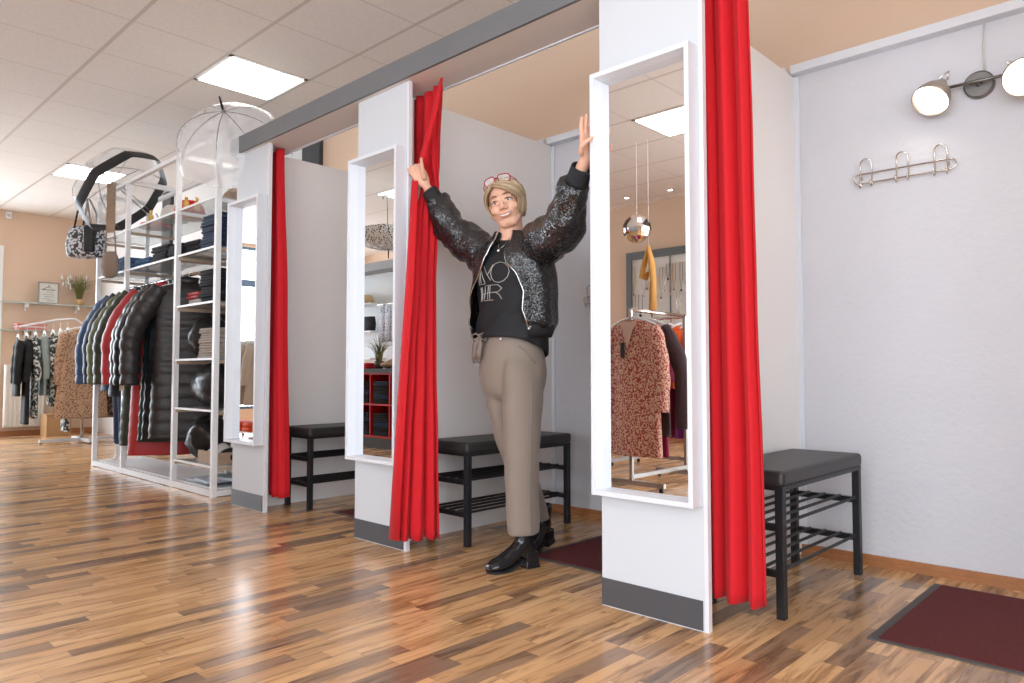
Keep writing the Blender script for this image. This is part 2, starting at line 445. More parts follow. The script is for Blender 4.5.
# benches
def bench(x, y, label):
    t = thing('shoe_bench', label, 'bench', (x, y, 0), 0, 'black upholstered shoe benches')
    W, D, s = 0.30, 0.81, 0.03
    g = G().box((W / 2, D / 2, 0.487), (W + 0.01, D + 0.01, 0.055), None, 0.014)
    se = g.obj('seat_cushion', LEATH, t, smooth=False)
    G().bb(0, W, 0, 0.02, 0.445, 0.461).bb(0, W, D - 0.02, D, 0.445, 0.461).bb(0, 0.02, 0.02, D - 0.02, 0.445, 0.461).bb(W - 0.02, W, 0.02, D - 0.02, 0.445, 0.461).obj('seat_frame', BLACKM, t)
    for lx in (0, W - s):
        for ly in (0, D - s):
            G().bb(lx, lx + s, ly, ly + s, 0, 0.445, 0.002).obj('leg', BLACKM, t)
    for z in (0.155, 0.315):
        g = G().bb(s, W - s, 0.002, 0.022, z - 0.012, z + 0.012).bb(s, W - s, D - 0.022, D - 0.002, z - 0.012, z + 0.012)
        for k in range(5):
            xx = 0.018 + k * (W - 0.036) / 4
            g.tube([(xx, 0.015, z + 0.012), (xx, D - 0.015, z + 0.012)], 0.0065, 8)
        g.obj('rod_shelf', BLACKM, t, smooth=False)
    return t
bench(-1.36, 2.49, 'black bench with rod shelves in the nearest booth, right of the big red curtain')
bench(-2.93, 2.455, 'black bench with rod shelves standing behind the woman')
bench(-4.355, 2.43, 'black bench with rod shelves in the far booth, partly behind the middle mirror panel')

# wall lamp in the nearest booth
t = thing('wall_spot_lamp', 'two-headed metal spot lamp, both bulbs lit, on the white back wall of the nearest booth', 'wall lamp', (-0.619, 3.489, 2.056))
G().lathe([(0.056, 0), (0.056, 0.022), (0.05, 0.026)], (0, 0, 0), (0, -1, 0), 28).obj('wall_plate', mat('dark_nickel', (0.22, 0.21, 0.20), 0.4, metal=1.0), t, smooth=False)
G().tube([(-0.145, -0.055, 0.005), (0.145, -0.055, 0.0)], 0.007).tube([(0, -0.02, 0), (0, -0.055, 0.002)], 0.012).obj('crossbar', mat('dark_nickel', (0.3,) * 3), t, smooth=True)
def spot(cx, cz, axis):
    ax = Vector(axis).normalized(); hub = Vector((cx, -0.055, cz))
    h = G(); o = hub - ax * 0.005
    prof = [(0.020, -0.02), (0.026, 0.0), (0.034, 0.02), (0.056, 0.042), (0.070, 0.078), (0.074, 0.110), (0.071, 0.110), (0.063, 0.075), (0.02, 0.03)]
    h.lathe(prof, o, ax, 28, True)
    hd = h.obj('lamp_head', mat('warm_nickel', (0.50, 0.43, 0.36), 0.38, metal=0.75), t, smooth=True)
    G().lathe([(0.02, 0.04), (0.067, 0.088), (0.064, 0.1), (0.035, 0.108), (0.004, 0.11)], o, ax, 24).obj('bulb', BULB, hd, smooth=True)
    side = Vector((0.03 if cx < 0 else -0.03, 0, 0.02))
    G().tube([hub + side, hub + side * 1.2 + Vector((0, 0, .03)), hub + Vector((0, 0, .035)), hub], 0.004).obj('bracket', CHROME, hd, smooth=True)
spot(-0.135, 0.02, (-0.22, -0.62, -0.75))
spot(0.14, 0.0, (0.30, -0.80, -0.52))
G().tube([(0.022, -0.008, 0.055), (0.018, -0.008, 0.15), (0.026, -0.008, 0.253)], 0.004).obj('cable', mat('cable', (0.62, 0.6, 0.58), 0.5), t, smooth=True)

# hook rails
def hook_rail(loc, rotz, w, label, n=3):
    t = thing('hook_rail', label, 'coat hooks', loc, rotz)
    h = 0.022; pts = []
    for k in range(9):
        a = PI / 2 + PI * k / 8; pts.append((-w / 2 + h + math.cos(a) * h, -0.02, math.sin(a) * h))
    for k in range(9):
        a = -PI / 2 + PI * k / 8; pts.append((w / 2 - h + math.cos(a) * h, -0.02, math.sin(a) * h))
    G().tube(pts, 0.0035, 8, closed=True).tube([(-w / 2 + 0.03, 0, 0), (-w / 2 + 0.03, -0.02, 0.02)], 0.004).tube([(w / 2 - 0.03, 0, 0), (w / 2 - 0.03, -0.02, 0.02)], 0.004).obj('rail', CHROME, t, smooth=True)
    for i in range(n):
        cx = -w / 2 + 0.055 + i * (w - 0.11) / max(1, n - 1)
        p = []
        p += [(cx - 0.024, -0.045, -0.016), (cx - 0.024, -0.045, -0.034), (cx - 0.024, -0.034, -0.042), (cx - 0.024, -0.026, -0.034)]
        p += [(cx - 0.024, -0.026, 0.05)]
        for k in range(1, 8):
            a = PI - PI * k / 8; p.append((cx + math.cos(a) * 0.024, -0.026 - 0.012 * math.sin(a), 0.06 + math.sin(a) * 0.026))
        p += [(cx + 0.024, -0.026, 0.05), (cx + 0.024, -0.026, -0.034), (cx + 0.024, -0.034, -0.042), (cx + 0.024, -0.045, -0.034), (cx + 0.024, -0.045, -0.016)]
        G().tube(p, 0.0035, 8).obj('double_hook', CHROME, t, smooth=True)
hook_rail((-0.913, 3.489, 1.745), 0, 0.41, 'chrome rail of three double hooks on the white wall under the spot lamp')
hook_rail((-2.58, 3.489, 1.30), 0, 0.22, 'small chrome hook rail on the back wall, at the left edge of the big mirror', 2)

# ---------------------------------------------------------------- curtains
def curtain(name, label, rows, nf, ncol=90, group='red booth curtains', seed=0):
    """rows: (z, xL, yL, xR, yR, amplitude); folds run down the cloth"""
    rnd = random.Random(seed); ph = [rnd.uniform(-0.5, 0.5) for _ in range(12)]
    rows = sorted(rows, key=lambda r: -r[0]); fine = []
    for a, b in zip(rows, rows[1:]):
        n = max(2, int((a[0] - b[0]) / 0.04))
        for k in range(n):
            f = k / n; f2 = f * f * (3 - 2 * f)
            fine.append([a[0] + (b[0] - a[0]) * f] + [a[i] + (b[i] - a[i]) * f2 for i in range(1, 6)])
    fine.append(list(rows[-1]))
    g = G(); R = []
    for z, xl, yl, xr, yr, am in fine:
        row = []
        dx, dy = xr - xl, yr - yl; ln = math.hypot(dx, dy) or 1; nx, ny = -dy / ln, dx / ln
        for c in range(ncol + 1):
            s = c / ncol
            ang = 2 * PI * nf * s + 0.8 * math.sin(2 * PI * s + ph[0]) + 0.25 * math.sin(z * 2.3 + ph[1] + s * 5)
            o = math.sin(ang) + 0.28 * math.sin(2 * ang + ph[2]) + 0.25 * math.sin(2 * PI * s * 1.5 + ph[3] + z * 0.8)
            side = 0.35 * math.cos(ang) * am * 0.6
            row.append((xl + dx * s + nx * o * am + dx / ln * side, yl + dy * s + ny * o * am + dy / ln * side, z + 0.004 * math.sin(ang)))
        R.append(row)
    g.loft(R, cap=False, closed=False)
    t = thing(name, label, 'curtain', (0, 0, 0), 0, group)
    o = g.obj('cloth', RED, t, smooth=True, solid=0.004)
    # stitched hem
    return t, R
c3, R3 = curtain('booth_curtain', 'long bright red curtain gathered beside the nearest mirror pillar',
    [(2.30, -1.27, 2.31, -1.080, 2.31, 0.018), (1.60, -1.265, 2.31, -1.063, 2.30, 0.019), (1.1, -1.265, 2.31, -1.058, 2.30, 0.020), (0.5, -1.26, 2.31, -1.045, 2.29, 0.022), (0.095, -1.255, 2.31, -1.042, 2.28, 0.024)], 3.4, seed=3)
c2, R2 = curtain('booth_curtain', 'red curtain the person pulls aside with one hand',
    [(2.29, -2.93, 2.35, -2.665, 2.31, 0.017), (2.0, -2.93, 2.35, -2.695, 2.32, 0.016), (1.93, -2.92, 2.34, -2.695, 2.32, 0.015), (1.80, -2.765, 2.26, -2.695, 2.32, 0.010), (1.6, -2.715, 2.18, -2.695, 2.31, 0.011), (1.3, -2.66, 2.12, -2.69, 2.29, 0.013), (0.9, -2.68, 2.108, -2.67, 2.28, 0.016), (0.5, -2.71, 2.105, -2.65, 2.28, 0.018), (0.075, -2.745, 2.110, -2.635, 2.28, 0.020)], 3.6, seed=9)
c1, R1 = curtain('booth_curtain', 'narrow red curtain gathered beside the farthest mirror panel',
    [(2.30, -4.345, 2.33, -4.215, 2.30, 0.022), (1.3, -4.345, 2.33, -4.14, 2.29, 0.028), (0.09, -4.34, 2.33, -4.095, 2.29, 0.03)], 3.5, seed=5)
# turned-over leading edge of the middle curtain, caught in the hand
ed = []
for z, x, y, w in [(2.29, -2.615, 2.262, 0.012), (2.15, -2.655, 2.258, 0.020), (2.0, -2.712, 2.252, 0.022), (1.90, -2.742, 2.240, 0.020), (1.80, -2.752, 2.212, 0.024), (1.6, -2.700, 2.160, 0.028), (1.3, -2.655, 2.108, 0.030), (0.9, -2.678, 2.095, 0.030), (0.5, -2.712, 2.095, 0.034), (0.08, -2.752, 2.100, 0.038)]:
    ed.append([(x + w * math.cos(2 * PI * k / 14), y + 0.35 * w * math.sin(2 * PI * k / 14), z) for k in range(14)])
G().loft(ed).obj('turned_edge', RED, c2, smooth=True)
# ---------------------------------------------------------------- the woman
def remeshed(name, g, m, parent, voxel, smooth_it=4, loc=None, fac=0.5):
    """one continuous surface grown over overlapping closed shapes"""
    o = g.obj(name, m, None, smooth=True)
    d = o.modifiers.new('r', 'REMESH'); d.mode = 'VOXEL'; d.voxel_size = voxel; d.adaptivity = 0
    bpy.context.view_layer.update()
    ev = o.evaluated_get(bpy.context.evaluated_depsgraph_get())
    me = bpy.data.meshes.new_from_object(ev)
    o.modifiers.clear(); o.data = me
    bm = bmesh.new(); bm.from_mesh(me)
    for _ in range(smooth_it):
        bmesh.ops.smooth_vert(bm, verts=bm.verts[:], factor=fac, use_axis_x=True, use_axis_y=True, use_axis_z=True)
    bm.to_mesh(me); bm.free()
    if not me.materials: me.materials.append(m)
    for p in me.polygons: p.use_smooth = True
    if parent: o.parent = parent
    if loc: o.location = loc
    return o
V = Vector
def cap(g, a, b, ra, rb, seg=14):
    a, b = V(a), V(b); d = (b - a); n = 7; pts = []; rs = []
    L = d.length or 1e-6; dn = d / L
    for k in range(4):
        t = PI / 2 * (1 - k / 3.0); pts.append(a - dn * ra * math.sin(t)); rs.append(max(ra * math.cos(t), 0.0006))
    for k in range(4):
        t = PI / 2 * k / 3.0; pts.append(b + dn * rb * math.sin(t)); rs.append(max(rb * math.cos(t), 0.0006))
    g.tube(pts, rs, seg)
WB = V((-2.26, 2.45, 0)); WL = (-WB.x, -WB.y, 0)
SKIN = mat('skin', (0.70, 0.40, 0.285), 0.5, spec=0.35, var=0.10, vscale=14, bump=0.05, bscale=120)
def seq_mat():
    m = bpy.data.materials.new('black_sequins'); m.use_nodes = True
    nt = m.node_tree; L = nt.links; b = nt.nodes['Principled BSDF']
    tc = nt.nodes.new('ShaderNodeTexCoord')
    vo = nt.nodes.new('ShaderNodeTexVoronoi'); vo.inputs['Scale'].default_value = 260
    L.new(tc.outputs['Object'], vo.inputs['Vector'])
    wn3 = nt.nodes.new('ShaderNodeTexWhiteNoise'); L.new(vo.outputs['Position'], wn3.inputs['Vector'])
    mix = nt.nodes.new('ShaderNodeVectorMath'); mix.operation = 'SUBTRACT'; L.new(wn3.outputs['Color'], mix.inputs[0]); mix.inputs[1].default_value = (.5, .5, .5)
    sc = nt.nodes.new('ShaderNodeVectorMath'); sc.operation = 'SCALE'; L.new(mix.outputs[0], sc.inputs[0]); sc.inputs['Scale'].default_value = 0.62
    geo = nt.nodes.new('ShaderNodeNewGeometry')
    ad = nt.nodes.new('ShaderNodeVectorMath'); ad.operation = 'ADD'; L.new(geo.outputs['Normal'], ad.inputs[0]); L.new(sc.outputs[0], ad.inputs[1])
    nm = nt.nodes.new('ShaderNodeVectorMath'); nm.operation = 'NORMALIZE'; L.new(ad.outputs[0], nm.inputs[0])
    L.new(nm.outputs[0], b.inputs['Normal'])
    L.new(ramp(nt, wn3.outputs['Value'], [(0, (0.012, 0.012, 0.014)), (0.7, (0.012, 0.012, 0.013)), (0.93, (0.06, 0.055, 0.06))], 'CONSTANT'), b.inputs['Base Color'])
    b.inputs['Roughness'].default_value = 0.24; b.inputs['Specular IOR Level'].default_value = 0.8
    return m
SEQ = seq_mat()
SHIRT = mat('black_jersey', (0.010, 0.010, 0.012), 0.75)
RIBK = mat('black_rib_knit', (0.018, 0.018, 0.02), 0.85, bump=0.3, bscale=300)
TROU = mat('taupe_trouser_cloth', (0.235, 0.185, 0.15), 0.72, sheen=0.2, bump=0.04, bscale=400)
PATENT = mat('black_patent_leather', (0.012, 0.012, 0.014), 0.12, spec=0.7, bump=0.12, bscale=35)
SILV = mat('silver_metal', (0.7, 0.68, 0.66), 0.25, metal=1.0)

woman = thing('person', 'smiling blonde person in black sequin jacket, taupe trousers, both arms raised', 'person', WB)

# torso frame
PHI = math.radians(12)
TL = V((math.cos(PHI), math.sin(PHI), 0)); TF = V((math.sin(PHI), -math.cos(PHI), 0))
def lerp_tab(z, tab):
    if z <= tab[0][0]: return tab[0][1:]
    for a, b in zip(tab, tab[1:]):
        if z <= b[0]:
            f = (z - a[0]) / (b[0] - a[0]); return tuple(x + (y - x) * f for x, y in zip(a[1:], b[1:]))
    return tab[-1][1:]
AX = [(0.9, -2.31, 2.44), (1.05, -2.305, 2.43), (1.3, -2.27, 2.41), (1.48, -2.27, 2.395)]
def tp(th, z, rx, ry, k=1.0):
    x, y = lerp_tab(z, AX)
    return V((x, y, z)) + TL * (rx * math.sin(th)) + TF * (ry * math.cos(th))

# head frame
HC = V((-2.262, 2.345, 1.628))
yaw, rol, pit = math.radians(32), math.radians(15), math.radians(9)
hf = V((math.sin(yaw) * math.cos(pit), -math.cos(yaw) * math.cos(pit), -math.sin(pit)))
hu = V((0, 0, 1)); hl = hu.cross(hf).normalized(); hu = hf.cross(hl).normalized()
hl, hu = (hl * math.cos(rol) + hu * math.sin(rol)).normalized(), (hu * math.cos(rol) - hl * math.sin(rol)).normalized()
def H(a, b, c): return HC + hl * a + hf * b + hu * c
HM = Matrix((( hl.x, hf.x, hu.x), (hl.y, hf.y, hu.y), (hl.z, hf.z, hu.z)))
def hball(g, c, r, seg=24):
    q = bmesh.ops.create_uvsphere(g.bm, u_segments=seg, v_segments=seg // 2, radius=1.0)
    M = Matrix.Translation(H(*c)) @ HM.to_4x4() @ Matrix.Diagonal((*r, 1))
    bmesh.ops.transform(g.bm, matrix=M, verts=q['verts'])

# body: head, neck, trunk, arms, hands and legs as one surface
g = G()
hball(g, (0, -0.018, 0.026), (0.072, 0.090, 0.080), 32)
hball(g, (0, 0.022, -0.022), (0.062, 0.062, 0.082), 28)
hball(g, (0, 0.040, -0.082), (0.034, 0.034, 0.028))
for s in (-1, 1):
    cap(g, H(s * 0.050, 0.0, -0.045), H(s * 0.022, 0.048, -0.088), 0.024, 0.020)
    hball(g, (s * 0.040, 0.056, -0.022), (0.025, 0.024, 0.022))
    cap(g, H(s * 0.012, 0.080, 0.034), H(s * 0.046, 0.060, 0.032), 0.009, 0.008)
    hball(g, (s * 0.012, 0.088, -0.024), (0.0085, 0.011, 0.008))
    hball(g, (s * 0.072, -0.008, -0.006), (0.010, 0.018, 0.030))
    cap(g, H(s * 0.016, 0.083, 0.0), H(s * 0.044, 0.069, 0.0), 0.006, 0.005)     # lower lids
    cap(g, H(s * 0.016, 0.083, 0.0165), H(s * 0.045, 0.069, 0.0145), 0.0065, 0.0055)  # upper lids
cap(g, H(0, 0.080, 0.024), H(0, 0.100, -0.014), 0.008, 0.010); hball(g, (0, 0.100, -0.019), (0.012, 0.011, 0.010))
cap(g, H(-0.022, 0.074, -0.050), H(0, 0.084, -0.055), 0.008, 0.009); cap(g, H(0.022, 0.074, -0.050), H(0, 0.084, -0.055), 0.008, 0.009)
# neck and trunk
nb = V((-2.268, 2.395, 1.44))
cap(g, H(0, -0.022, -0.05), nb, 0.052, 0.060, 20)
SR, SL = V((-2.425, 2.395, 1.455)), V((-2.115, 2.41, 1.470))
cap(g, nb, nb - V((0, -0.01, 0.02)), 0.07, 0.07); cap(g, nb + V((0, .01, -.03)), SR, 0.055, 0.05); cap(g, nb + V((0, .01, -.03)), SL, 0.055, 0.05)
rings = []
for z, rx, ry in [(0.84, .11, .08), (0.9, .135, .095), (1.0, .125, .09), (1.1, .125, .092), (1.2, .14, .10), (1.3, .155, .11), (1.4, .15, .10), (1.45, .10, .07)]:
    rings.append([tp(2 * PI * k / 24, z, rx, ry) for k in range(24)])
g.loft(rings)
ER, WR = V((-2.620, 2.335, 1.590)), V((-2.705, 2.258, 1.758))
EL, WLt = V((-1.880, 2.275, 1.450)), V((-1.700, 2.185, 1.650))
cap(g, SR, ER, 0.046, 0.037); cap(g, ER, WR, 0.036, 0.024); cap(g, SL, EL, 0.046, 0.037); cap(g, EL, WLt, 0.036, 0.025)
# legs under the trousers
HJR, HJL = V((-2.385, 2.45, 0.88)), V((-2.225, 2.425, 0.88))
KR, KL = V((-2.335, 2.50, 0.50)), V((-2.190, 2.375, 0.50))
AR, AL = V((-2.335, 2.66, 0.15)), V((-2.180, 2.385, 0.13))
for a, b, c in ((HJR, KR, AR), (HJL, KL, AL)):
    cap(g, a, b, 0.062, 0.045); cap(g, b, c, 0.045, 0.024)
def finger(pts, r0, r1):
    for i in range(len(pts) - 1):
        f0, f1 = i / (len(pts) - 1), (i + 1) / (len(pts) - 1)
        cap(g, pts[i], pts[i + 1], r0 + (r1 - r0) * f0, r0 + (r1 - r0) * f1, 10)
# left hand: laid flat against the outer side of the mirror frame, fingers up
hx = -1.648
w = WLt
P0 = V((hx - 0.008, 2.145, 1.70))
rr = []
for t, y0, y1, th in [(0, 2.158, 2.196, .017), (0.3, 2.130, 2.192, .016), (0.7, 2.112, 2.190, .014), (1.0, 2.106, 2.188, .011)]:
    z = 1.672 + 0.086 * t; x = -1.668 + 0.022 * t
    rr.append([V((x + th * math.cos(2 * PI * k / 16), (y0 + y1) / 2 + (y1 - y0) / 2 * math.sin(2 * PI * k / 16), z)) for k in range(16)])
g.loft(rr); cap(g, w, V((-1.668, 2.175, 1.685)), 0.025, 0.022)
for i, (y, ln) in enumerate([(2.116, 0.064), (2.136, 0.073), (2.156, 0.068), (2.176, 0.054)]):
    z0 = 1.752 - (0.006 if i in (0, 3) else 0); dy = (-0.008, -0.004, 0.0, 0.004)[i]
    finger([V((-1.646, y, z0)), V((-1.643, y + dy, z0 + ln * .45)), V((-1.639, y + dy * 1.6, z0 + ln * .78)), V((-1.634, y + dy * 1.8, z0 + ln))], 0.0094, 0.0074)
finger([V((-1.662, 2.13, 1.69)), V((-1.643, 2.112, 1.708)), V((-1.626, 2.117, 1.722)), V((-1.608, 2.128, 1.733))], 0.0115, 0.0078)
# right hand: closed around the turned edge of the curtain, thumb up
hw = WR; pc = V((-2.732, 2.225, 1.828))
dirp = (pc - hw).normalized(); side = dirp.cross(V((0.72, -0.69, 0.2))).normalized()   # across the palm
nrm = side.cross(dirp).normalized()
rr = []
for t, hw2, th in [(0, .022, .017), (.35, .034, .017), (.75, .040, .015), (1.05, .036, .012)]:
    c = hw + (pc - hw) * (0.25 + t)
    rr.append([c + side * hw2 * math.cos(2 * PI * k / 16) + nrm * th * math.sin(2 * PI * k / 16) for k in range(16)])
g.loft(rr)
kn = hw + (pc - hw) * 1.25
for i in range(4):
    o0 = kn + side * (-0.030 + 0.020 * i)
    ln = (0.030, 0.034, 0.032, 0.026)[i]
    a1 = o0 + dirp * ln - nrm * 0.004; a2 = a1 + dirp * 0.008 + nrm * 0.026 * (1 if nrm.y > 0 else -1); a3 = a2 - dirp * 0.020 + nrm * 0.010 * (1 if nrm.y > 0 else -1)
    finger([o0, a1, a2, a3], 0.0090, 0.0072)
tb = hw + (pc - hw) * 0.55 + V((0.020, -0.014, 0.012))
finger([tb, tb + V((0.010, -0.018, 0.038)), tb + V((0.006, -0.020, 0.068)), tb + V((0.000, -0.018, 0.092))], 0.0115, 0.0076)
body = remeshed('body', g, SKIN, woman, 0.0042, 3, WL)

# eyes, brows, lips, teeth
EYEW = mat('eye_white', (0.75, 0.72, 0.70), 0.25); IRIS = mat('blue_grey_iris', (0.045, 0.055, 0.06), 0.3); LASH = mat('lash_dark', (0.03, 0.018, 0.014), 0.7)
BROW = mat('brow_brown', (0.20, 0.11, 0.06), 0.8)
for s in (-1, 1):
    g = G(); hball(g, (s * 0.031, 0.0700, 0.0085), (0.0130, 0.0120, 0.0066)); e = g.obj('eye', EYEW, woman, True, loc=WL)
    g = G(); hball(g, (s * 0.031 - 0.001, 0.0800, 0.0080), (0.0050, 0.0030, 0.0050), 16); g.obj('iris', IRIS, e, True)
    g = G(); g.tube([H(s * 0.0155, 0.0870, 0.0135), H(s * 0.024, 0.0888, 0.0150), H(s * 0.034, 0.0862, 0.0155), H(s * 0.0480, 0.0745, 0.0090)], [0.0008, 0.0020, 0.0024, 0.0012], 6); g.obj('eyelashes', LASH, woman, True, loc=WL)
    g = G(); g.tube([H(s * 0.014, 0.0905, 0.033), H(s * 0.026, 0.0885, 0.0365), H(s * 0.038, 0.0795, 0.0365), H(s * 0.050, 0.0665, 0.030)], [0.0022, 0.0030, 0.0026, 0.0010], 6); g.obj('eyebrow', BROW, woman, True, loc=WL)
LIP = mat('rose_lips', (0.50, 0.19, 0.15), 0.35); TEETH = mat('teeth', (0.82, 0.78, 0.72), 0.25)
g = G(); g.tube([H(-0.030, 0.0755, -0.0425), H(-0.017, 0.0885, -0.0480), H(0, 0.0948, -0.0500), H(0.017, 0.0885, -0.0480), H(0.030, 0.0755, -0.0425)], [0.0010, 0.0024, 0.0028, 0.0024, 0.0010], 8)
g.tube([H(-0.030, 0.0755, -0.0430), H(-0.018, 0.0875, -0.0600), H(0, 0.0930, -0.0625), H(0.018, 0.0875, -0.0600), H(0.030, 0.0755, -0.0430)], [0.0010, 0.0028, 0.0034, 0.0028, 0.0010], 8)
g.obj('lips', LIP, woman, True, loc=WL)
g = G(); g.loft([[H(a, b, c + dz) for a, b, c in ((-0.026, 0.0800, -0.0465), (-0.013, 0.0905, -0.0520), (0, 0.0938, -0.0535), (0.013, 0.0905, -0.0520), (0.026, 0.0800, -0.0465))] for dz in (0.003, -0.0055)], cap=False, closed=False)
g.obj('teeth', TEETH, woman, True, solid=0.002, loc=WL)

# hair: a blonde bob, strands combed from a parting on her right side of the crown
def hair_mat():
    m = bpy.data.materials.new('blonde_hair'); m.use_nodes = True
    nt = m.node_tree; L = nt.links; b = nt.nodes['Principled BSDF']
    oi = nt.nodes.new('ShaderNodeAttribute'); oi.attribute_name = 'tone'
    L.new(ramp(nt, oi.outputs['Fac'], [(0.0, (0.09, 0.055, 0.032)), (0.35, (0.24, 0.155, 0.085)), (0.7, (0.46, 0.33, 0.20)), (1.0, (0.66, 0.53, 0.38))]), b.inputs['Base Color'])
    b.inputs['Roughness'].default_value = 0.42; b.inputs['Specular IOR Level'].default_value = 0.4
    return m
HAIR = hair_mat()
rnd = random.Random(11)
g = G(); tones = []
def add_lock(pts, rs, tone, flat=0.45):
    n0 = len(g.bm.verts); g.tube(pts, rs, 7, flat=flat); tones.extend([tone] * (len(g.bm.verts) - n0))
n0 = 0
hball(g, (0, -0.026, 0.030), (0.079, 0.091, 0.085), 28); 
# keep the cap off the face
kill = [v for v in g.bm.verts if (lambda d: d.dot(hf) > 0.035 and d.dot(hu) < 0.062)(v.co - HC)]
bmesh.ops.delete(g.bm, geom=kill, context='VERTS')
tones.extend([0.3] * len(g.bm.verts))
part0, part1 = V((-0.030, 0.060, 0.090)), V((-0.012, -0.070, 0.098))
def epr(d, k=1.0):   # point on the hair ellipsoid in direction d from its centre
    c = V((0, -0.022, 0.028)); e = V((0.088 * k, 0.100 * k, 0.088 * k))
    q = V((d.x / e.x, d.y / e.y, d.z / e.z)); return c + d / q.length
for i in range(300):
    f = rnd.random(); st = part0.lerp(part1, f)
    sd = 1 if rnd.random() < 0.62 else -1
    # end angle around the head measured from the face: 0 front, pi back
    if sd > 0: th = 0.78 + (PI - 0.78) * (f * 0.9 + rnd.uniform(-0.08, 0.12))
    else: th = 1.22 + (PI - 1.22) * (f * 0.9 + rnd.uniform(-0.08, 0.12))
    th = min(max(th, 0.80 if sd > 0 else 1.22), PI + 0.1)
    dend = V((math.sin(th) * sd, math.cos(th), -0.20)).normalized()
    d0 = (st - V((0, -0.022, 0.028))).normalized(); kk = rnd.uniform(0.985, 1.06)
    pts = []; N = 9
    for k in range(N):
        u = k / (N - 1); d = d0.lerp(dend, u ** 0.92).normalized()
        pts.append(epr(d, kk + 0.05 * math.sin(u * PI) * (1.0 if sd > 0 else 0.3)))
    ln = rnd.uniform(0.058, 0.082) if sd > 0 else rnd.uniform(0.050, 0.070)
    e = pts[-1]; inw = V((-e.x, -e.y, 0)).normalized()
    for u in (0.4, 0.75, 1.0):
        pts.append(e + V((0, 0, -ln * u)) + inw * (0.022 * u * u) + V((0, 0.006 * u, 0)))
    pts = [H(*p) for p in pts]; n = len(pts)
    r = rnd.uniform(0.0042, 0.0075)
    tone = min(1, max(0, rnd.gauss(0.62, 0.22) - (0.28 if f > 0.55 else 0)))
    add_lock(pts, [r * 0.5] + [r] * (n - 4) + [r * 0.9, r * 0.7, r * 0.25], tone)
o = g.obj('hair', HAIR, woman, True, loc=WL)
at_ = o.data.attributes.new('tone', 'FLOAT', 'POINT')
for k, tv in enumerate(tones[:len(o.data.vertices)]): at_.data[k].value = tv

# reading glasses pushed up on the hair
REDP = mat('red_plastic', (0.38, 0.012, 0.02), 0.25)
gl = G(); lens = []
for s in (-1, 1):
    p = []
    for k in range(18):
        a = 2 * PI * k / 18; ca, sa = math.cos(a), math.sin(a)
        x = s * 0.034 + 0.026 * (abs(ca) ** 0.6) * (1 if ca > 0 else -1); q = 0.017 * (abs(sa) ** 0.6) * (1 if sa > 0 else -1)
        p.append(H(x, 0.052 + q * 0.15 - abs(x) * 0.22, 0.114 + q - abs(x) * 0.12))
    gl.tube(p, 0.0026, 6, closed=True)
    lens.append(p)
    gl.tube([H(s * 0.060, 0.040, 0.112), H(s * 0.076, 0.01, 0.096), H(s * 0.086, -0.05, 0.060), H(s * 0.084, -0.075, 0.035)], 0.002, 6)
gl.tube([H(-0.008, 0.055, 0.114), H(0, 0.058, 0.117), H(0.008, 0.055, 0.114)], 0.0026, 6)
gt = gl.obj('glasses', REDP, woman, True, loc=WL)
for p in lens: G().loft([p, [q + hf * 0.0008 for q in p]]).obj('lens', mat('clear_lens', (1, 1, 1), 0.05, alpha=0.12), gt)

# T-shirt
SH = [(0.985, .172, .135), (1.05, .172, .132), (1.12, .165, .125), (1.2, .170, .128), (1.3, .180, .135), (1.38, .172, .118), (1.43, .125, .088), (1.462, .070, .062)]
def shirt_pt(th, z, off=0.0):
    rx, ry = lerp_tab(z, SH); wv = 0.0045 * math.sin(th * 6 - z * 34) * min(1, max(0, (1.42 - z) * 5)) + 0.003 * math.sin(th * 11 - z * 52 + 1) * min(1, max(0, (1.22 - z) * 8))
    return tp(th, z, rx + off + wv, ry + off + wv)
rings = []
for k in range(40):
    z = 0.985 + (1.462 - 0.985) * k / 39
    row = []
    for j in range(72):
        th = 2 * PI * j / 72; zz = z
        if k < 14: zz = z + (14 - k) / 14 * (0.045 * math.cos(th + 0.6) ** 1 + 0.012 * math.sin(2 * th))
        row.append(shirt_pt(th, zz) if k >= 14 else (lambda q: V((q.x, q.y, zz)))(shirt_pt(th, z)))
    rings.append(row)
g = G(); g.loft(rings, cap=False)
tee = g.obj('t_shirt', SHIRT, woman, True, solid=0.004, loc=WL)
# silver outlined lettering on the shirt front
def stroke(lst, r=0.0017):
    g = G()
    for p in lst:
        q = []
        for (a0, z0), (a1, z1) in zip(p, p[1:]):
            for k in range(5): q.append((a0 + (a1 - a0) * k / 5, z0 + (z1 - z0) * k / 5))
        q.append(p[-1]); g.tube([shirt_pt(math.radians(a * 1.05 + 9), z, 0.005) for a, z in q], r, 6)
    return g
A0 = -50
Lt = []
Lt.append([(-50, 1.262), (-43, 1.335), (-34, 1.262)]); Lt.append([(-50, 1.262), (-36, 1.262)]); Lt.append([(-44, 1.262), (-43, 1.325)])   # A
Lt.append([(-36, 1.345), (-28, 1.30), (-22, 1.275)]); Lt.append([(-18, 1.345), (-28, 1.300)])                                          # M / Y stroke
Lt.append([(-22 + 15 + 15 * math.cos(a), 1.308 + 0.046 * math.sin(a)) for a in [2 * PI * k / 12 for k in range(13)]])                   # O
Lt.append([(-46, 1.250), (-46, 1.185)]); Lt.append([(-42, 1.250), (-42, 1.185)]); Lt.append([(-46, 1.217), (-34, 1.217)]); Lt.append([(-34, 1.252), (-34, 1.188)])  # H
Lt.append([(-34, 1.254), (-18, 1.254)]); Lt.append([(-34, 1.220), (-14, 1.220)]); Lt.append([(-35, 1.187), (-16, 1.187)]); Lt.append([(-26, 1.254), (-26, 1.187)])     # E
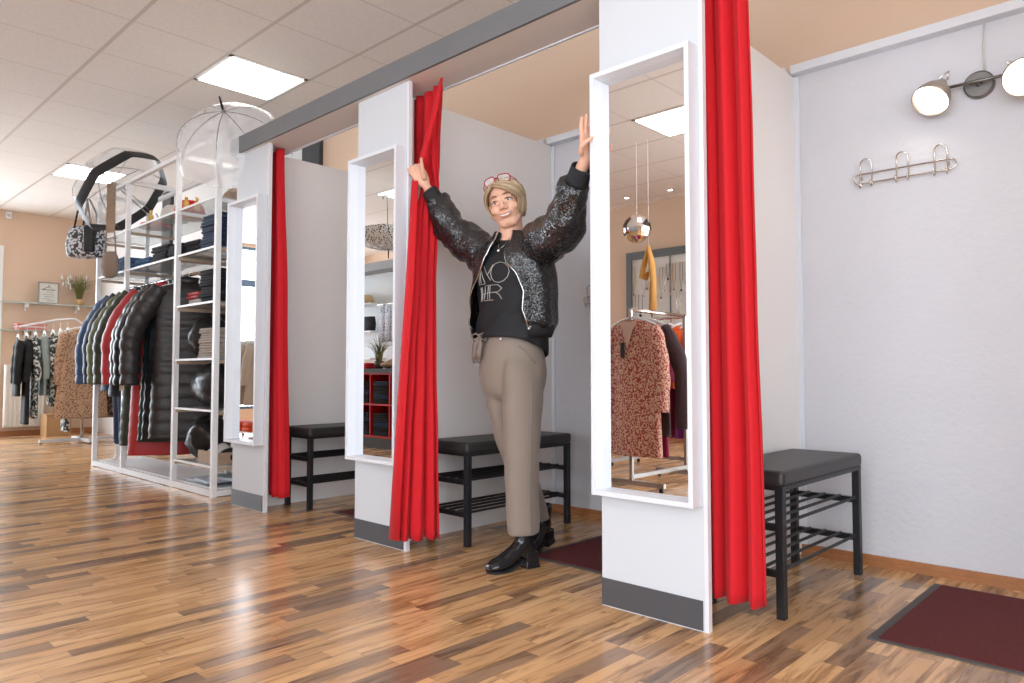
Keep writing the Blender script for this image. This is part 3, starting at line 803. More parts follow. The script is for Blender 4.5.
Lt.append([(-22, 1.254), (-22, 1.187)]); Lt.append([(-22, 1.254), (-8, 1.252), (-2, 1.237), (-8, 1.221), (-22, 1.220)]); Lt.append([(-12, 1.220), (-6, 1.208), (-3, 1.190)])  # R
stroke(Lt).obj('shirt_lettering', mat('silver_print', (0.50, 0.49, 0.47), 0.35, metal=0.6), tee, True)
# necklace
g = G(); g.tube([tp(math.radians(-22), 1.465, .075, .075), tp(math.radians(-8), 1.43, .11, .100), tp(math.radians(-1), 1.413, .12, .112), tp(math.radians(8), 1.43, .11, .100), tp(math.radians(24), 1.47, .075, .075)], 0.0012, 5)
g.ball(tp(math.radians(-1), 1.405, .125, .120), 0.0085, 12); g.obj('necklace', SILV, woman, True, loc=WL)

# jacket: open front shell and two sleeves
JK = [(1.055, .200, .150), (1.09, .218, .168), (1.2, .210, .160), (1.3, .202, .155), (1.38, .192, .142), (1.43, .160, .120), (1.47, .105, .092), (1.50, .078, .078)]
ER_T = [(1.05, -64), (1.16, -58), (1.264, -46), (1.338, -28), (1.40, -19), (1.465, -14), (1.50, -20)]
EL_T = [(1.03, 50), (1.14, 37), (1.22, 38), (1.30, 27), (1.349, 14), (1.399, 11), (1.443, 21), (1.50, 34)]
def jk_pt(th, z):
    rx, ry = lerp_tab(z, JK)
    n = noise.noise(V((math.sin(th) * 2.2, math.cos(th) * 2.2, z * 9))) * 0.012 + 0.005 * math.sin(th * 9 + z * 8)
    return tp(th, z, rx + n, ry + n)
rings = []; N = 96; zs = [1.06 + (1.50 - 1.06) * k / 34 for k in range(35)]
eR, eL = [], []
for z in zs:
    a = math.radians(lerp_tab(z, ER_T)[0]); b = math.radians(lerp_tab(z, EL_T)[0]) - 2 * PI
    row = [jk_pt(a + (b - a) * j / N, z) for j in range(N + 1)]
    rings.append(row); eR.append(row[0]); eL.append(row[-1])
g = G(); g.loft(rings, cap=False, closed=False)
def sleeve(g, pts, rs, seed):
    # dense resample with puckers
    P = []; R = []
    for i in range(len(pts) - 1):
        for k in range(10):
            f = k / 10; P.append(pts[i].lerp(pts[i + 1], f)); R.append(rs[i] + (rs[i + 1] - rs[i]) * f)
    P.append(pts[-1]); R.append(rs[-1])
    for _ in range(4): P = [P[0]] + [(P[i - 1] + P[i] * 2 + P[i + 1]) / 4 for i in range(1, len(P) - 1)] + [P[-1]]
    n0 = len(g.bm.verts); g.tube(P, R, 28)
    g.bm.verts.ensure_lookup_table()
    for v in g.bm.verts[n0:]:
        # push along the radius by wrinkling noise
        q = min(P, key=lambda p: (p - v.co).length_squared); d = v.co - q
        if d.length > 1e-5: v.co += d.normalized() * (noise.noise(v.co * 17 + V((seed, 0, 0))) * 0.020 + noise.noise(v.co * 38) * 0.007)
sleeve(g, [V((-2.37, 2.40, 1.415)), SR + V((-.02, 0, -.035)), ER + V((0.005, 0, -0.035)), WR + (ER - WR) * 0.30], [0.085, 0.092, 0.078, 0.055], 1)
sleeve(g, [V((-2.16, 2.41, 1.405)), SL + V((.01, 0, -.03)), EL + V((-0.005, 0, -0.012)), WLt + (EL - WLt) * 0.25], [0.090, 0.098, 0.088, 0.058], 5)
jk = g.obj('sequin_jacket', SEQ, woman, True, solid=0.006, loc=WL)
def cuff(a, b, r, name='cuff'):
    d = (b - a); P = [a + d * t for t in (0, .2, .5, .8, 1)]
    return G().tube(P, [r * 1.12, r * 1.06, r, r * .98, r * 0.96], 24, cap=False).obj(name, RIBK, jk, True, solid=0.008)
dR = (WR - ER).normalized(); dL = (WLt - EL).normalized()
cuff(WR - dR * 0.075, WR - dR * 0.008, 0.038); cuff(WLt - dL * 0.065, WLt + dL * 0.004, 0.040)
G().tube([p for p in eR], 0.0032, 6).obj('zip', SILV, jk, True)
zl = G().tube([p for p in eL], 0.0032, 6); zl.ball(eL[0] + V((0.006, 0, -.004)), 0.008, 10); zl.tube([eL[0], eL[0] + V((0.02, 0, 0.004))], 0.003, 6); zl.obj('zip', SILV, jk, True)
# ribbed hem and collar bands
row = []
a = math.radians(-64); b = math.radians(48) - 2 * PI
for z, k in [(1.025, -0.012), (1.045, -0.004), (1.075, 0.002)]:
    row.append([tp(a + (b - a) * j / 80, z, 0.205 + k, 0.155 + k) for j in range(81)])
G().loft(row, cap=False, closed=False).obj('rib_hem', RIBK, jk, True, solid=0.007)
a = math.radians(-16); b = math.radians(26) - 2 * PI
row = [[tp(a + (b - a) * j / 60, z, r, r * 0.98) + V((0, 0.012, 0)) for j in range(61)] for z, r in [(1.462, .094), (1.485, .076), (1.505, .071)]]
G().loft(row, cap=False, closed=False).obj('rib_collar', RIBK, jk, True, solid=0.006)

# trousers
g = G(); rings = []
for z, rx, ry in [(0.74, .120, .085), (0.77, .150, .110), (0.80, .162, .122), (0.86, .170, .130), (0.93, .160, .130), (1.0, .142, .118), (1.045, .130, .108)]:
    rings.append([tp(2 * PI * k / 32, z, rx, ry) for k in range(32)])
g.loft(rings)
def leg(g, pts, tw):
    R = []; sm = []
    for i in range(len(pts) - 1):
        for k in range(6):
            f = k / 6; sm.append([pts[i][j] + (pts[i + 1][j] - pts[i][j]) * f for j in range(5)])
    sm.append(list(pts[-1]))
    for x, y, z, rx, ry in sm:
        row = []
        for k in range(32):
            a = 2 * PI * k / 32; q = 1.0 + 0.10 * max(0, math.cos(a)) ** 8 + 0.06 * max(0, -math.cos(a)) ** 8
            wv = 1 + 0.02 * math.sin(z * 40 + a * 2)
            row.append(V((x, y, z)) + TL * (rx * wv * math.sin(a)) + TF * (ry * q * wv * math.cos(a)))
        R.append(row)
    g.loft(R)
leg(g, [(-2.350, 2.45, 0.98, .050, .070), (-2.375, 2.45, 0.90, .080, .105), (-2.385, 2.45, 0.82, .087, .110), (-2.378, 2.46, 0.70, .080, .098), (-2.350, 2.475, 0.54, .070, .086), (-2.325, 2.55, 0.33, .063, .080), (-2.320, 2.62, 0.155, .060, .080)], 0)
leg(g, [(-2.265, 2.435, 0.98, .050, .075), (-2.240, 2.43, 0.90, .082, .110), (-2.228, 2.425, 0.82, .090, .114), (-2.215, 2.405, 0.70, .086, .105), (-2.205, 2.390, 0.54, .078, .092), (-2.195, 2.380, 0.33, .070, .086), (-2.186, 2.382, 0.150, .068, .086)], 0)
tr = remeshed('trousers', g, TROU, woman, 0.006, 14, WL)
g = G(); rr = [[tp(2 * PI * j / 48, z, 0.1355 + k + 0.002 * math.sin(j * 1.7), 0.1145 + k + 0.002 * math.sin(j * 2.3)) for j in range(48)] for z, k in ((1.022, .004), (1.035, .008), (1.050, .006), (1.058, .0))]
g.loft(rr, cap=False); g.obj('waistband', TROU, tr, True, solid=0.004)
def leg_line(pts, deg, name, rad=.0022):
    a = math.radians(deg); P_ = []
    for x, y, z, rx, ry in pts: P_.append(V((x, y, z)) + TL * (rx * 1.01 * math.sin(a)) + TF * (ry * 1.01 * math.cos(a)))
    G().tube(P_, rad, 6).obj(name, TROU, tr, True, loc=None)
LL = [(-2.228, 2.425, 0.82, .090, .114), (-2.215, 2.405, 0.70, .086, .105), (-2.205, 2.390, 0.54, .078, .092), (-2.195, 2.380, 0.33, .070, .086), (-2.186, 2.382, 0.155, .068, .086)]
leg_line(LL, 62, 'side_seam')
# tie belt: knot, two loops and two hanging ends
g = G(); kn = tp(math.radians(-40), 1.028, .158, .138)
g.ball(kn, (0.016, 0.014, 0.016), 12)
def ribbon(pts, w, th=0.004):
    R = []
    for i, p in enumerate(pts):
        ww = w[i]; p = V(p)
        R.append([p + TL * ww - TF * th, p + TL * ww + TF * th, p - TL * ww + TF * th, p - TL * ww - TF * th])
    g.loft(R)
k0 = kn + TF * 0.012
ribbon([k0, k0 + V((-.020, -.010, -.040)), k0 + V((-.030, -.004, -.085)), k0 + V((-.026, .004, -.125))], [.006, .011, .013, .015])
ribbon([k0, k0 + V((.016, -.012, -.035)), k0 + V((.006, -.012, -.075)), k0 + V((-.004, -.006, -.105))], [.006, .011, .013, .014])
for s in (-1, 1):
    g.tube([k0, k0 + TL * s * .022 + V((0, 0, .014)), k0 + TL * s * .044 + V((0, 0, .002)), k0 + TL * s * .030 + V((0, 0, -.022)), k0], 0.008, 8, flat=0.5)
g.obj('tie_belt', mat('taupe_belt_cloth', (0.20, 0.16, 0.135), 0.7), tr, True)
# crease line of the side pocket
G().tube([tp(math.radians(38), 0.985, .157, .138), tp(math.radians(52), 0.95, .168, .145), tp(math.radians(66), 0.90, .177, .146)], 0.0022, 6).obj('pocket_edge', TROU, tr, True)
G().ball(tp(math.radians(8), 1.012, .152, .134), 0.005, 10).obj('button', mat('pearl', (0.8, 0.78, 0.74), 0.3), tr, True)

# ankle boots
def boot(heel, toe, lift, name):
    heel, toe = V(heel), V(toe); d = (toe - heel); L = d.length; d.normalize(); sd = V((-d.y, d.x, 0))
    base = heel
    def P(s, w, z): return base + d * s + sd * w + V((0, 0, z + lift * max(0, 1 - s / (L * 0.72))))
    rings = []
    # foot cross-sections from heel counter to toe: (s, half width, bottom z, top z)
    secs = [(0.002, .020, .060, .125), (0.02, .030, .058, .150), (0.05, .034, .052, .155), (0.085, .036, .040, .135), (0.115, .038, .024, .105), (0.145, .044, .010, .086), (0.175, .046, .006, .068), (0.205, .044, .006, .058), (0.228, .034, .007, .046), (0.236, .022, .010, .036)]
    k_ = L / 0.236
    for s, hw_, zb, zt in secs:
        rings.append([P(s * k_, hw_ * math.cos(2 * PI * k / 20) * (1 if math.sin(2 * PI * k / 20) < 0.2 else 0.92), (zb + zt) / 2 + (zt - zb) / 2 * math.sin(2 * PI * k / 20)) for k in range(20)])
    g = G(); g.loft(rings)
    sh = []
    for z, s0, s1, hw_ in [(0.06, .0, .115, .030), (0.10, .002, .105, .034), (0.13, .004, .098, .036), (0.165, .0, .098, .040), (0.195, -.002, .10, .042)]:
        sh.append([P((s0 + s1) / 2 * k_ + (s1 - s0) / 2 * math.cos(2 * PI * k / 20), hw_ * math.sin(2 * PI * k / 20), z) for k in range(20)])
    g.loft(sh)
    b = remeshed('boot', g, PATENT, woman, 0.005, 3, WL)
    g = G(); R = []
    for s, hw_, z in [(0.0, .020, .065), (.02, .03, .058)]: pass
    R = [[P(x * k_, y, z) for x, y in ((-.004 - fl, -.030 - fl), (.060 + fl * .3, -.032 - fl), (.060 + fl * .3, .032 + fl), (-.004 - fl, .030 + fl))] for z, fl in ((0.070, 0.0), (0.03, .001), (0.0, .006))]
    g.loft(R); g.obj('block_heel', PATENT, b, bev=0.003)
    g = G(); rb = []
    out = [(.07, .028), (.10, .032), (.145, .040), (.18, .043), (.21, .038), (.232, .024), (.240, .008)]
    pl = [P(s * k_, w_, 0) for s, w_ in out] + [P(s * k_, -w_, 0) for s, w_ in reversed(out)]
    zt = [.036, .022, .006, .003, .003, .004, .005]; zz = zt + zt[::-1]
    g.loft([[p + V((0, 0, z - 0.003)) for p, z in zip(pl, zz)], [p + V((0, 0, z + 0.006)) for p, z in zip(pl, zz)]])
    g.obj('sole', mat('boot_sole', (0.015, 0.015, 0.015), 0.5), b)
boot((-2.172, 2.435, 0), (-2.228, 2.200, 0), 0.0, 'boot')
boot((-2.345, 2.735, 0), (-2.300, 2.500, 0), 0.028, 'boot')
# ================================================================ clothes shelving
ORD = ['lowest', 'second from bottom', 'third from bottom', 'fourth from bottom', 'fifth from bottom', 'sixth from bottom', 'seventh from bottom', 'eighth from bottom']
PW = mat('white_powder_coat', (0.80, 0.80, 0.81), 0.4)
WOODL = mat('pale_shelf_wood', (0.50, 0.38, 0.28), 0.5, var=0.12, vscale=25)
SGL = mat('shelf_glass', (0.62, 0.74, 0.74), 0.08, alpha=0.42)
SX = [-7.50, -6.75, -5.665, -4.975]; SY0, SY1 = 2.235, 2.66; SZ = 2.55
su = thing('shelving_unit', 'tall white metal shelving unit full of clothes left of the farthest booth', 'shelving', (SX[3], SY0, 0))
ox = SX[3]
for i, x in enumerate(SX):
    for y in (0, SY1 - SY0):
        G().bb(x - ox - .018, x - ox + .018, y - .018, y + .018, 0.0, SZ).obj('post', PW, su)
for y in (0, SY1 - SY0):
    for z in (0.004, SZ - .03):
        G().bb(SX[0] - ox + .018, -.018, y - .017, y + .017, z, z + (.045 if z < 1 else .03)).obj('long_rail', PW, su)
for x in SX:
    for z in (0.004, SZ - .03):
        G().bb(x - ox - .015, x - ox + .015, .018, SY1 - SY0 - .018, z, z + .04).obj('side_rail', PW, su)
SHZ = [2.115, 1.76, 1.37, 0.965, 0.60, 0.21]
for z in SHZ:
    sh_ = G().bb(SX[2] - ox + .02, -.02, -0.005, SY1 - SY0 + .005, z - .008, z).obj('glass_shelf', SGL, su)
    G().bb(SX[2] - ox + .02, -.02, -0.010, -0.005, z - .012, z + .003).obj('shelf_edge', PW, sh_)
    for xx in (SX[2] - ox + .018, -.034): G().bb(xx, xx + .016, 0, SY1 - SY0, z - .035, z - .010).obj('shelf_bracket', WOODL if z < 2 else PW, su)
for z in SHZ[:2]:
    sh_ = G().bb(SX[0] - ox + .02, SX[2] - ox - .02, -0.005, SY1 - SY0 + .005, z - .008, z).obj('glass_shelf', SGL, su)
    G().bb(SX[0] - ox + .02, SX[2] - ox - .02, -0.010, -0.005, z - .012, z + .003).obj('shelf_edge', PW, sh_)
    for x in SX[:3]: G().bb(x - ox - .034, x - ox - .018, 0, SY1 - SY0, z - .035, z - .010).obj('shelf_bracket', WOODL, su)
G().tube([(SX[0] - ox, .22, 1.665), (SX[2] - ox, .22, 1.665)], 0.014, 12).obj('hanging_rail', CHROME, su, True)
G().bb(SX[0] - ox + .02, -.02, .02, SY1 - SY0 - .02, 0.045, 0.055).obj('base_shelf', PW, su)

HW = mat('white_plastic_hanger', (0.80, 0.80, 0.80), 0.4)
def hanger(loc, rotz, label, group, half=.19, m=None):
    g = G()
    g.tube([(-half, 0, -.075), (-half * .5, 0, -.035), (0, 0, -.012), (half * .5, 0, -.035), (half, 0, -.075)], [.006, .009, .010, .009, .006], 8)
    p = [(0, 0, -.012), (0, 0, .02)] + [(.014 - .014 * math.cos(a), 0, .045 + .016 * math.sin(a)) for a in [PI * k / 6 - .4 for k in range(7)]]
    g.tube(p, .002, 6)
    o = g.obj('clothes_hanger', m or HW, None, True, loc=loc); o.rotation_euler = (0, 0, rotz)
    tag(o, label, 'hanger', group); return o

def garment(name, label, cat, group, loc, rotz, m, sh=.20, L=.9, T=.07, hem=.22, SL=.6, sr=(.07, .05), quilt=0.0, per=.085, fold=.012, spread=.07, seed=0, front=0.0, low=None, fwd=0.0, collar=None):
    t = thing(name, label, cat, loc, rotz, group)
    rn = random.Random(seed); ph = rn.uniform(0, 6)
    def q(z): return quilt * abs(math.sin(PI * z / per)) ** 0.55
    rings = []; n = int(L / .018); 
    for i in range(n + 1):
        z = L * i / n
        if z < .03: w = .05 + (sh * .72 - .05) * z / .03; tt = T * .55
        elif z < .09: w = sh * .72 + sh * .28 * (z - .03) / .06; tt = T * (.55 + .35 * (z - .03) / .06)
        else: f = (z - .09) / max(.01, L - .09); w = sh * .97 + (hem - sh * .97) * f; tt = T * (.9 + .25 * f)
        row = []
        for k in range(40):
            a = 2 * PI * k / 40; ca, sa = math.cos(a), math.sin(a)
            fo = fold * min(1, z / .4) * math.sin(a * 5 + ph + math.sin(z * 3 + ph))
            qq = q(z) * (0.8 + .2 * math.sin(a * 3))
            row.append((math.copysign(abs(ca) ** .8, ca) * (w + qq + fo * .3), math.copysign(abs(sa) ** .75, sa) * (tt + qq + fo) + front * z * 0, -z))
        rings.append(row)
    G().loft(rings).obj('body', m, t, True)
    if low:
        z0, z1, m2 = low; rr = [[(x * 1.03, y * 1.05, z) for x, y, z in r] for r in rings if z0 <= -r[0][2] <= z1]
        G().loft(rr, cap=False).obj('hem_band', m2, t, True)
    if SL > 0:
        for s in (-1, 1):
            pts = []; rs = []; n2 = int(SL / .015)
            for i in range(n2 + 1):
                f = i / n2; z = .055 + SL * f
                pts.append((s * (sh * .86 + spread * math.sin(min(1, f * 1.6) * PI / 2)), -fwd * f - 0.012 * math.sin(f * 4 + ph), -z))
                rs.append((sr[0] + (sr[1] - sr[0]) * f) * (0.75 + .25 * min(1, f * 8)) + q(z) * .8 + 0.003 * math.sin(f * 23 + ph))
            G().tube(pts, rs, 16).obj('sleeve', m, t, True)
    if collar:
        rr = [[(.062 * (1 + .12 * j) * math.cos(2 * PI * k / 20), .052 * math.sin(2 * PI * k / 20), .03 * j - .02) for k in range(20)] for j in (0, 1, 2)]
        G().loft(rr, cap=False).obj('collar', collar, t, True, solid=.012)
    return t
NAVY = mat('navy_quilted_nylon', (0.030, 0.070, 0.17), 0.5, bump=.25, bscale=22)
NAVY2 = mat('dark_navy_cloth', (0.012, 0.018, 0.035), 0.5, bump=.2, bscale=22)
OLIVE = mat('olive_quilted_nylon', (0.12, 0.13, 0.065), 0.5, bump=.25, bscale=22)
OLIVE2 = mat('dark_olive_nylon', (0.030, 0.038, 0.022), 0.4, bump=.25, bscale=22)
CRED = mat('red_quilted_nylon', (0.42, 0.030, 0.034), 0.42, bump=.2, bscale=22)
SHGR = mat('shiny_dark_green_nylon', (0.020, 0.045, 0.040), 0.28, bump=.35, bscale=25)
PBLK = mat('black_puffer_nylon', (0.012, 0.012, 0.014), 0.30, bump=.4, bscale=25)
CHAR = mat('charcoal_puffer_nylon', (0.030, 0.026, 0.026), 0.42, bump=.4, bscale=25)
coats = [(-7.14, 52, NAVY, .90, .012, 'bright navy quilted jacket hanging at the left end of the coat rail', .09, 'n'),
         (-6.94, 54, NAVY2, .95, .008, 'dark navy jacket hanging second on the coat rail', .08, 'n'),
         (-6.78, 56, OLIVE, .80, .014, 'olive green quilted jacket with paler sleeves on the coat rail', .07, 'n'),
         (-6.62, 58, OLIVE2, 1.36, .012, 'long dark olive quilted coat hanging between green and red coats', .06, 'n'),
         (-6.43, 57, CRED, 1.43, .006, 'long red quilted coat reaching almost to the shelving base', .07, 'n'),
         (-6.17, 60, SHGR, 1.30, .014, 'shiny dark green quilted coat next to the red coat', .055, 'n'),
         (-6.08, 62, PBLK, 1.28, .015, 'glossy black quilted coat second from the post', .055, 'n'),
         (-5.95, 62, CHAR, 1.26, .015, 'charcoal puffer coat hanging right beside the white post', .07, 'n')]
for i, (x, rz, m, L, qd, lb, T, _) in enumerate(coats):
    garment('winter_coat', lb, 'coat', 'coats on the shelving rail', (x, SY0 + .205, 1.60), math.radians(rz), m, sh=.23, L=L, T=T, hem=.27, SL=.78, sr=(.082, .062),
            quilt=qd, per=.095, fold=.010, spread=.22, seed=i, collar=m)
    hanger((x, SY0 + .205, 1.625), math.radians(rz), 'white hanger holding the ' + lb.split(' hanging')[0].split(' next')[0].split(' reaching')[0].split(' with')[0].split(' second')[0].split(' right')[0].split(' on the')[0], 'hangers on the shelving rail')
# price tag hanging from the olive coat
o = G().box((0, 0, -.045), (.035, .003, .085)).tube([(0, 0, 0), (0, 0, .09)], .0012, 5).obj('price_tag', mat('card_cream', (0.66, 0.55, 0.45), 0.6), None, loc=(-6.60, 2.165, 0.80)); tag(o, 'cream card price tag hanging in front of the long olive coat', 'tag')
o.rotation_euler = (0, 0, .9)

def folded(loc, dims, m, name, label, cat, group, rz=0.0, n=2):
    g = G(); w, d, h = dims
    for k in range(n):
        hh = h / n; g.box((0, 0, hh * (k + .5)), (w * (1 - .03 * k), d * (1 - .02 * k), hh * .98), None, hh * .42)
    o = g.obj(name, m, None, True, loc=loc); o.rotation_euler = (0, 0, rz)
    tag(o, label, cat, group); return o
def stack(loc, dims, m, n, name, what, where, cat, group, jit=.01, seed=1):
    rn = random.Random(seed); z = loc[2]
    for k in range(n):
        folded((loc[0] + rn.uniform(-jit, jit), loc[1] + rn.uniform(-jit, jit), z + .0005), dims, m if not isinstance(m, list) else m[k % len(m)], name,
               '%s, %s in the stack %s' % (what, ORD[min(k, 7)], where), cat, group, rn.uniform(-.05, .05)); z += dims[2] + .001
JEAN = mat('dark_blue_denim', (0.022, 0.040, 0.085), 0.8, bump=.15, bscale=200, var=.3, vscale=12)
JEANL = mat('blue_denim', (0.05, 0.12, 0.24), 0.8, var=.25, vscale=10)
KNITB = mat('black_knit', (0.014, 0.014, 0.016), 0.85, bump=.2, bscale=150)
KNITG = mat('light_grey_knit', (0.42, 0.37, 0.33), 0.9, bump=.2, bscale=150)
yS = SY0 + .20
stack((-5.18, yS, 1.762), (.30, .34, .042), JEAN, 6, 'folded_jeans', 'dark blue jeans', 'at right of the second shelf', 'jeans', 'jeans on the second shelf', seed=4)
stack((-5.52, yS, 1.762), (.24, .32, .035), KNITB, 3, 'folded_trousers', 'black trousers', 'left of the dark blue jeans', 'trousers', 'black trousers on the second shelf', seed=5)
stack((-5.19, yS, 1.372), (.30, .34, .040), KNITB, 6, 'folded_sweater', 'black folded sweater', 'on the third shelf', 'sweater', 'black sweaters on the third shelf', seed=6)
stack((-5.19, yS, .967), (.28, .34, .036), KNITG, 6, 'folded_sweater', 'light grey sweater', 'on the fourth shelf', 'sweater', 'grey sweaters on the fourth shelf', seed=7)
stack((-5.50, yS, 1.372), (.22, .30, .05), [mat('white_knit', (0.6, 0.58, 0.56), .9), CRED], 2, 'folded_shirt', 'soft folded top', 'left of the black sweaters', 'top', 'tops on the third shelf', seed=8)
def puffball(loc, r, m, name, label, cat, group=None, seed=0):
    g = G(); g.ball((0, 0, r[2]), r, 28)
    for v in g.bm.verts:
        n = noise.noise(V(v.co) * 14 + V((seed, 0, 0))) * .03 + .012 * abs(math.sin(v.co.z * 38)); c = V((0, 0, r[2]))
        v.co += (v.co - c).normalized() * n
        v.co.z = max(v.co.z, 0.001)
    o = g.obj(name, m, None, True, loc=loc); tag(o, label, cat, group); return o
puffball((-5.49, yS, .967), (.12, .16, .16), PBLK, 'folded_puffer', 'black puffer folded left of the grey sweaters', 'jacket', 'folded puffers in the shelving', 1)
puffball((-5.33, yS, .602), (.30, .17, .165), PBLK, 'folded_puffer', 'wide black puffer bundle filling the fifth shelf', 'jacket', 'folded puffers in the shelving', 2)
puffball((-5.46, yS - .02, .212), (.17, .15, .16), PBLK, 'folded_puffer', 'black puffer bundle on the lowest glass shelf behind the crate', 'jacket', 'folded puffers in the shelving', 3)
stack((-6.20, yS, 1.762), (.34, .30, .05), KNITB, 3, 'folded_trousers', 'black trousers', 'above the red and green coats', 'trousers', 'black trousers over the coats', seed=15)
stack((-5.86, yS, 1.762), (.28, .30, .04), KNITB, 3, 'folded_trousers', 'black jersey trousers', 'beside the shelving post above the coats', 'trousers', 'black trousers over the coats', seed=16)
stack((-6.58, yS, 1.762), (.32, .30, .045), JEANL, 2, 'folded_jeans', 'light blue jeans', 'left of the black trousers', 'jeans', 'light jeans over the coats', seed=17)
stack((-7.15, yS, 1.762), (.34, .30, .05), JEANL, 3, 'folded_jeans', 'blue jeans', 'at the left end above the navy jacket', 'jeans', 'jeans at the left end', seed=18)
# crate on the bottom shelf
cr = thing('wooden_crate', 'low pale wooden crate standing on the lowest shelf', 'crate', (-5.18, yS - .01, .212))
WC = mat('crate_wood', (0.42, 0.29, 0.20), 0.7, var=.2, vscale=20)
G().bb(-.17, .17, -.14, .14, 0, .012).obj('bottom', WC, cr)
for y in (-.14, .13): G().bb(-.17, .17, y, y + .01, 0.012, .085).obj('side_board', WC, cr)
for x in (-.17, .16): G().bb(x, x + .01, -.13, .13, 0.012, .085).obj('end_board', WC, cr)
puffball((-5.23, yS - .02, .225), (.085, .08, .05), mat('white_knit', (0.6, 0.58, 0.56), .9), 'beanie', 'crumpled white knit cap lying in the wooden crate', 'cap', None, 7)
puffball((-5.08, yS - .02, .225), (.06, .07, .045), KNITB, 'beanie', 'dark knit cap in the wooden crate beside the white one', 'cap', None, 9)
PAPR = mat('pale_blue_paper', (0.45, 0.52, 0.60), 0.6)
for k, (x, y, rz) in enumerate([(-5.40, yS, .2), (-5.20, yS - .04, -.1), (-5.1, yS + .03, .3)]):
    o = G().box((0, 0, .012), (.26, .30, .02), None, .003).obj('flat_package', PAPR, None, loc=(x, y, .056 + .021 * k)); o.rotation_euler = (0, 0, rz)
    tag(o, 'pale blue flat package on the shelving base, %s' % ['underneath the two others', 'between the two others', 'on top of the two others'][k], 'package', 'packages on the base')
# things on the top glass shelf
REDF = mat('red_felt', (0.50, 0.008, 0.014), 0.9)
def hat(loc, r, h, m, label, brim=.05, nm='felt_hat'):
    t = thing(nm, label, 'hat', loc)
    G().lathe([(r * 1.0, 0), (r * 1.02, h * .3), (r * .93, h * .7), (r * .6, h * .97), (.003, h)], seg=28).obj('crown', m, t, True)
    G().lathe([(r * .98, 0.004), (r + brim, -.0), (r + brim, .004), (r * .98, .012)], seg=28, cap=False).obj('brim', m, t, True)
    return t
hat((-5.90, yS - .02, 2.117), .115, .14, REDF, 'bright red felt hat on the top shelf left of the post', .03)
hat((-6.52, yS - .05, 2.117), .13, .05, REDF, 'flat red beret on the top shelf behind the bag strap', .012, 'beret')
hat((-5.30, yS + .10, 2.117), .115, .15, mat('brown_fur', (0.24, 0.17, 0.13), .95, bump=.8, bscale=90), 'brown fur hat on the top shelf under the clear umbrella', .01, 'fur_hat')
hat((-6.12, yS - .06, 2.117), .10, .13, mat('white_felt', (0.55, 0.52, 0.48), .95), 'off-white felt cap beside the red hat on the top shelf', .01)
GOLD = mat('gold_card', (0.55, 0.33, 0.06), 0.4)
for k, (x, y) in enumerate([(-5.60, -.17), (-5.57, -.10), (-6.31, -.17)]):
    t = thing('perfume_bottle', ['small gold bottle at the front edge by the red hat', 'second small gold bottle just behind the front one', 'small gold bottle at the front edge by the red beret'][k], 'bottle', (x, yS + y, 2.117), 0, 'small bottles on the top shelf')
    G().lathe([(.018, 0), (.02, .01), (.02, .06), (.009, .07), (.009, .08)], seg=14).obj('flask', GOLD, t, True); G().lathe([(.012, .08), (.012, .105)], seg=12).obj('cap', mat('gold_metal', (.7, .5, .2), .3, metal=1.0), t, True)

# ---------------------------------------------------------------- umbrellas
CLEAR = mat('clear_vinyl', (0.93, 0.95, 0.97), 0.12, alpha=0.32, spec=0.6)
RIBM = mat('grey_metal_rib', (0.18, 0.17, 0.16), 0.4, metal=.5)
def umbrella(label, c, axis, R, D, border=None, canopy=None, nr=8, hook=True, shaftlen=.75, seed=0):
    """c: centre of the rim, axis points from rim to the ferrule"""
    ax = V(axis).normalized(); q = V((0, 0, 1)).rotation_difference(ax)
    t = thing('umbrella', label, 'umbrella', c, 0, 'open umbrellas')
    def P(f, a, k=1.0):   # f 0 apex .. 1 rim
        r = R * math.sin(f * PI / 2) * k; z = D * (1 - (1 - math.cos(f * PI / 2)) ** 1.0); 
        sag = 1 - .06 * f * abs(math.sin(a * nr / 2)); return q @ V((r * sag * math.cos(a), r * sag * math.sin(a), z))
    S = 64
    f1 = 0.90 if border else 1.0
    rings = [[P(.01 + (f1 - .01) * j / 14, 2 * PI * k / S) for k in range(S)] for j in range(15)]
    G().loft(rings, cap=False).obj('canopy', canopy or CLEAR, t, True)
    if border:
        rings = [[P(f1 + (1.08 - f1) * j / 4, 2 * PI * k / S) for k in range(S)] for j in range(5)]
        G().loft(rings, cap=False).obj('canopy_border', border, t, True)
    for k in range(nr):
        a = 2 * PI * k / nr; rb = G().tube([P(f / 10, a, .99) for f in range(11)], .0030, 5).obj('rib', RIBM, t, True)
        G().tube([q @ V((0, 0, D * .45)), P(.55, a, .98)], .002, 5).obj('stretcher', RIBM, rb, True)
    G().tube([q @ V((0, 0, D + .07)), q @ V((0, 0, D - shaftlen))], .005, 8).obj('shaft', RIBM, t, True)
    G().tube([q @ V((0, 0, D + .02)), q @ V((0, 0, D + .11))], [.010, .006], 8).obj('ferrule', BLACKM, t, True)
    if hook:
        p = [q @ V((0, 0, D - shaftlen + .1)), q @ V((0, 0, D - shaftlen))] + [q @ V((.04 - .04 * math.cos(b), 0, D - shaftlen - .04 * math.sin(b))) for b in [PI * k / 8 for k in range(1, 9)]]
        G().tube(p, .009, 10).obj('handle', mat('clear_handle', (.5, .5, .5), .2), t, True)
    return t
umbrella('large clear dome umbrella open on top of the shelving beside the beam', (-4.86, 2.30, 2.40), (.44, -.42, .50), .40, .33, None)
umbrella('tilted clear umbrella with broad black border on the left end of the shelving', (-7.02, 2.28, 2.50), (-.60, -.42, .62), .43, .34, mat('black_vinyl_border', (0.02, 0.02, 0.022), .5), None)
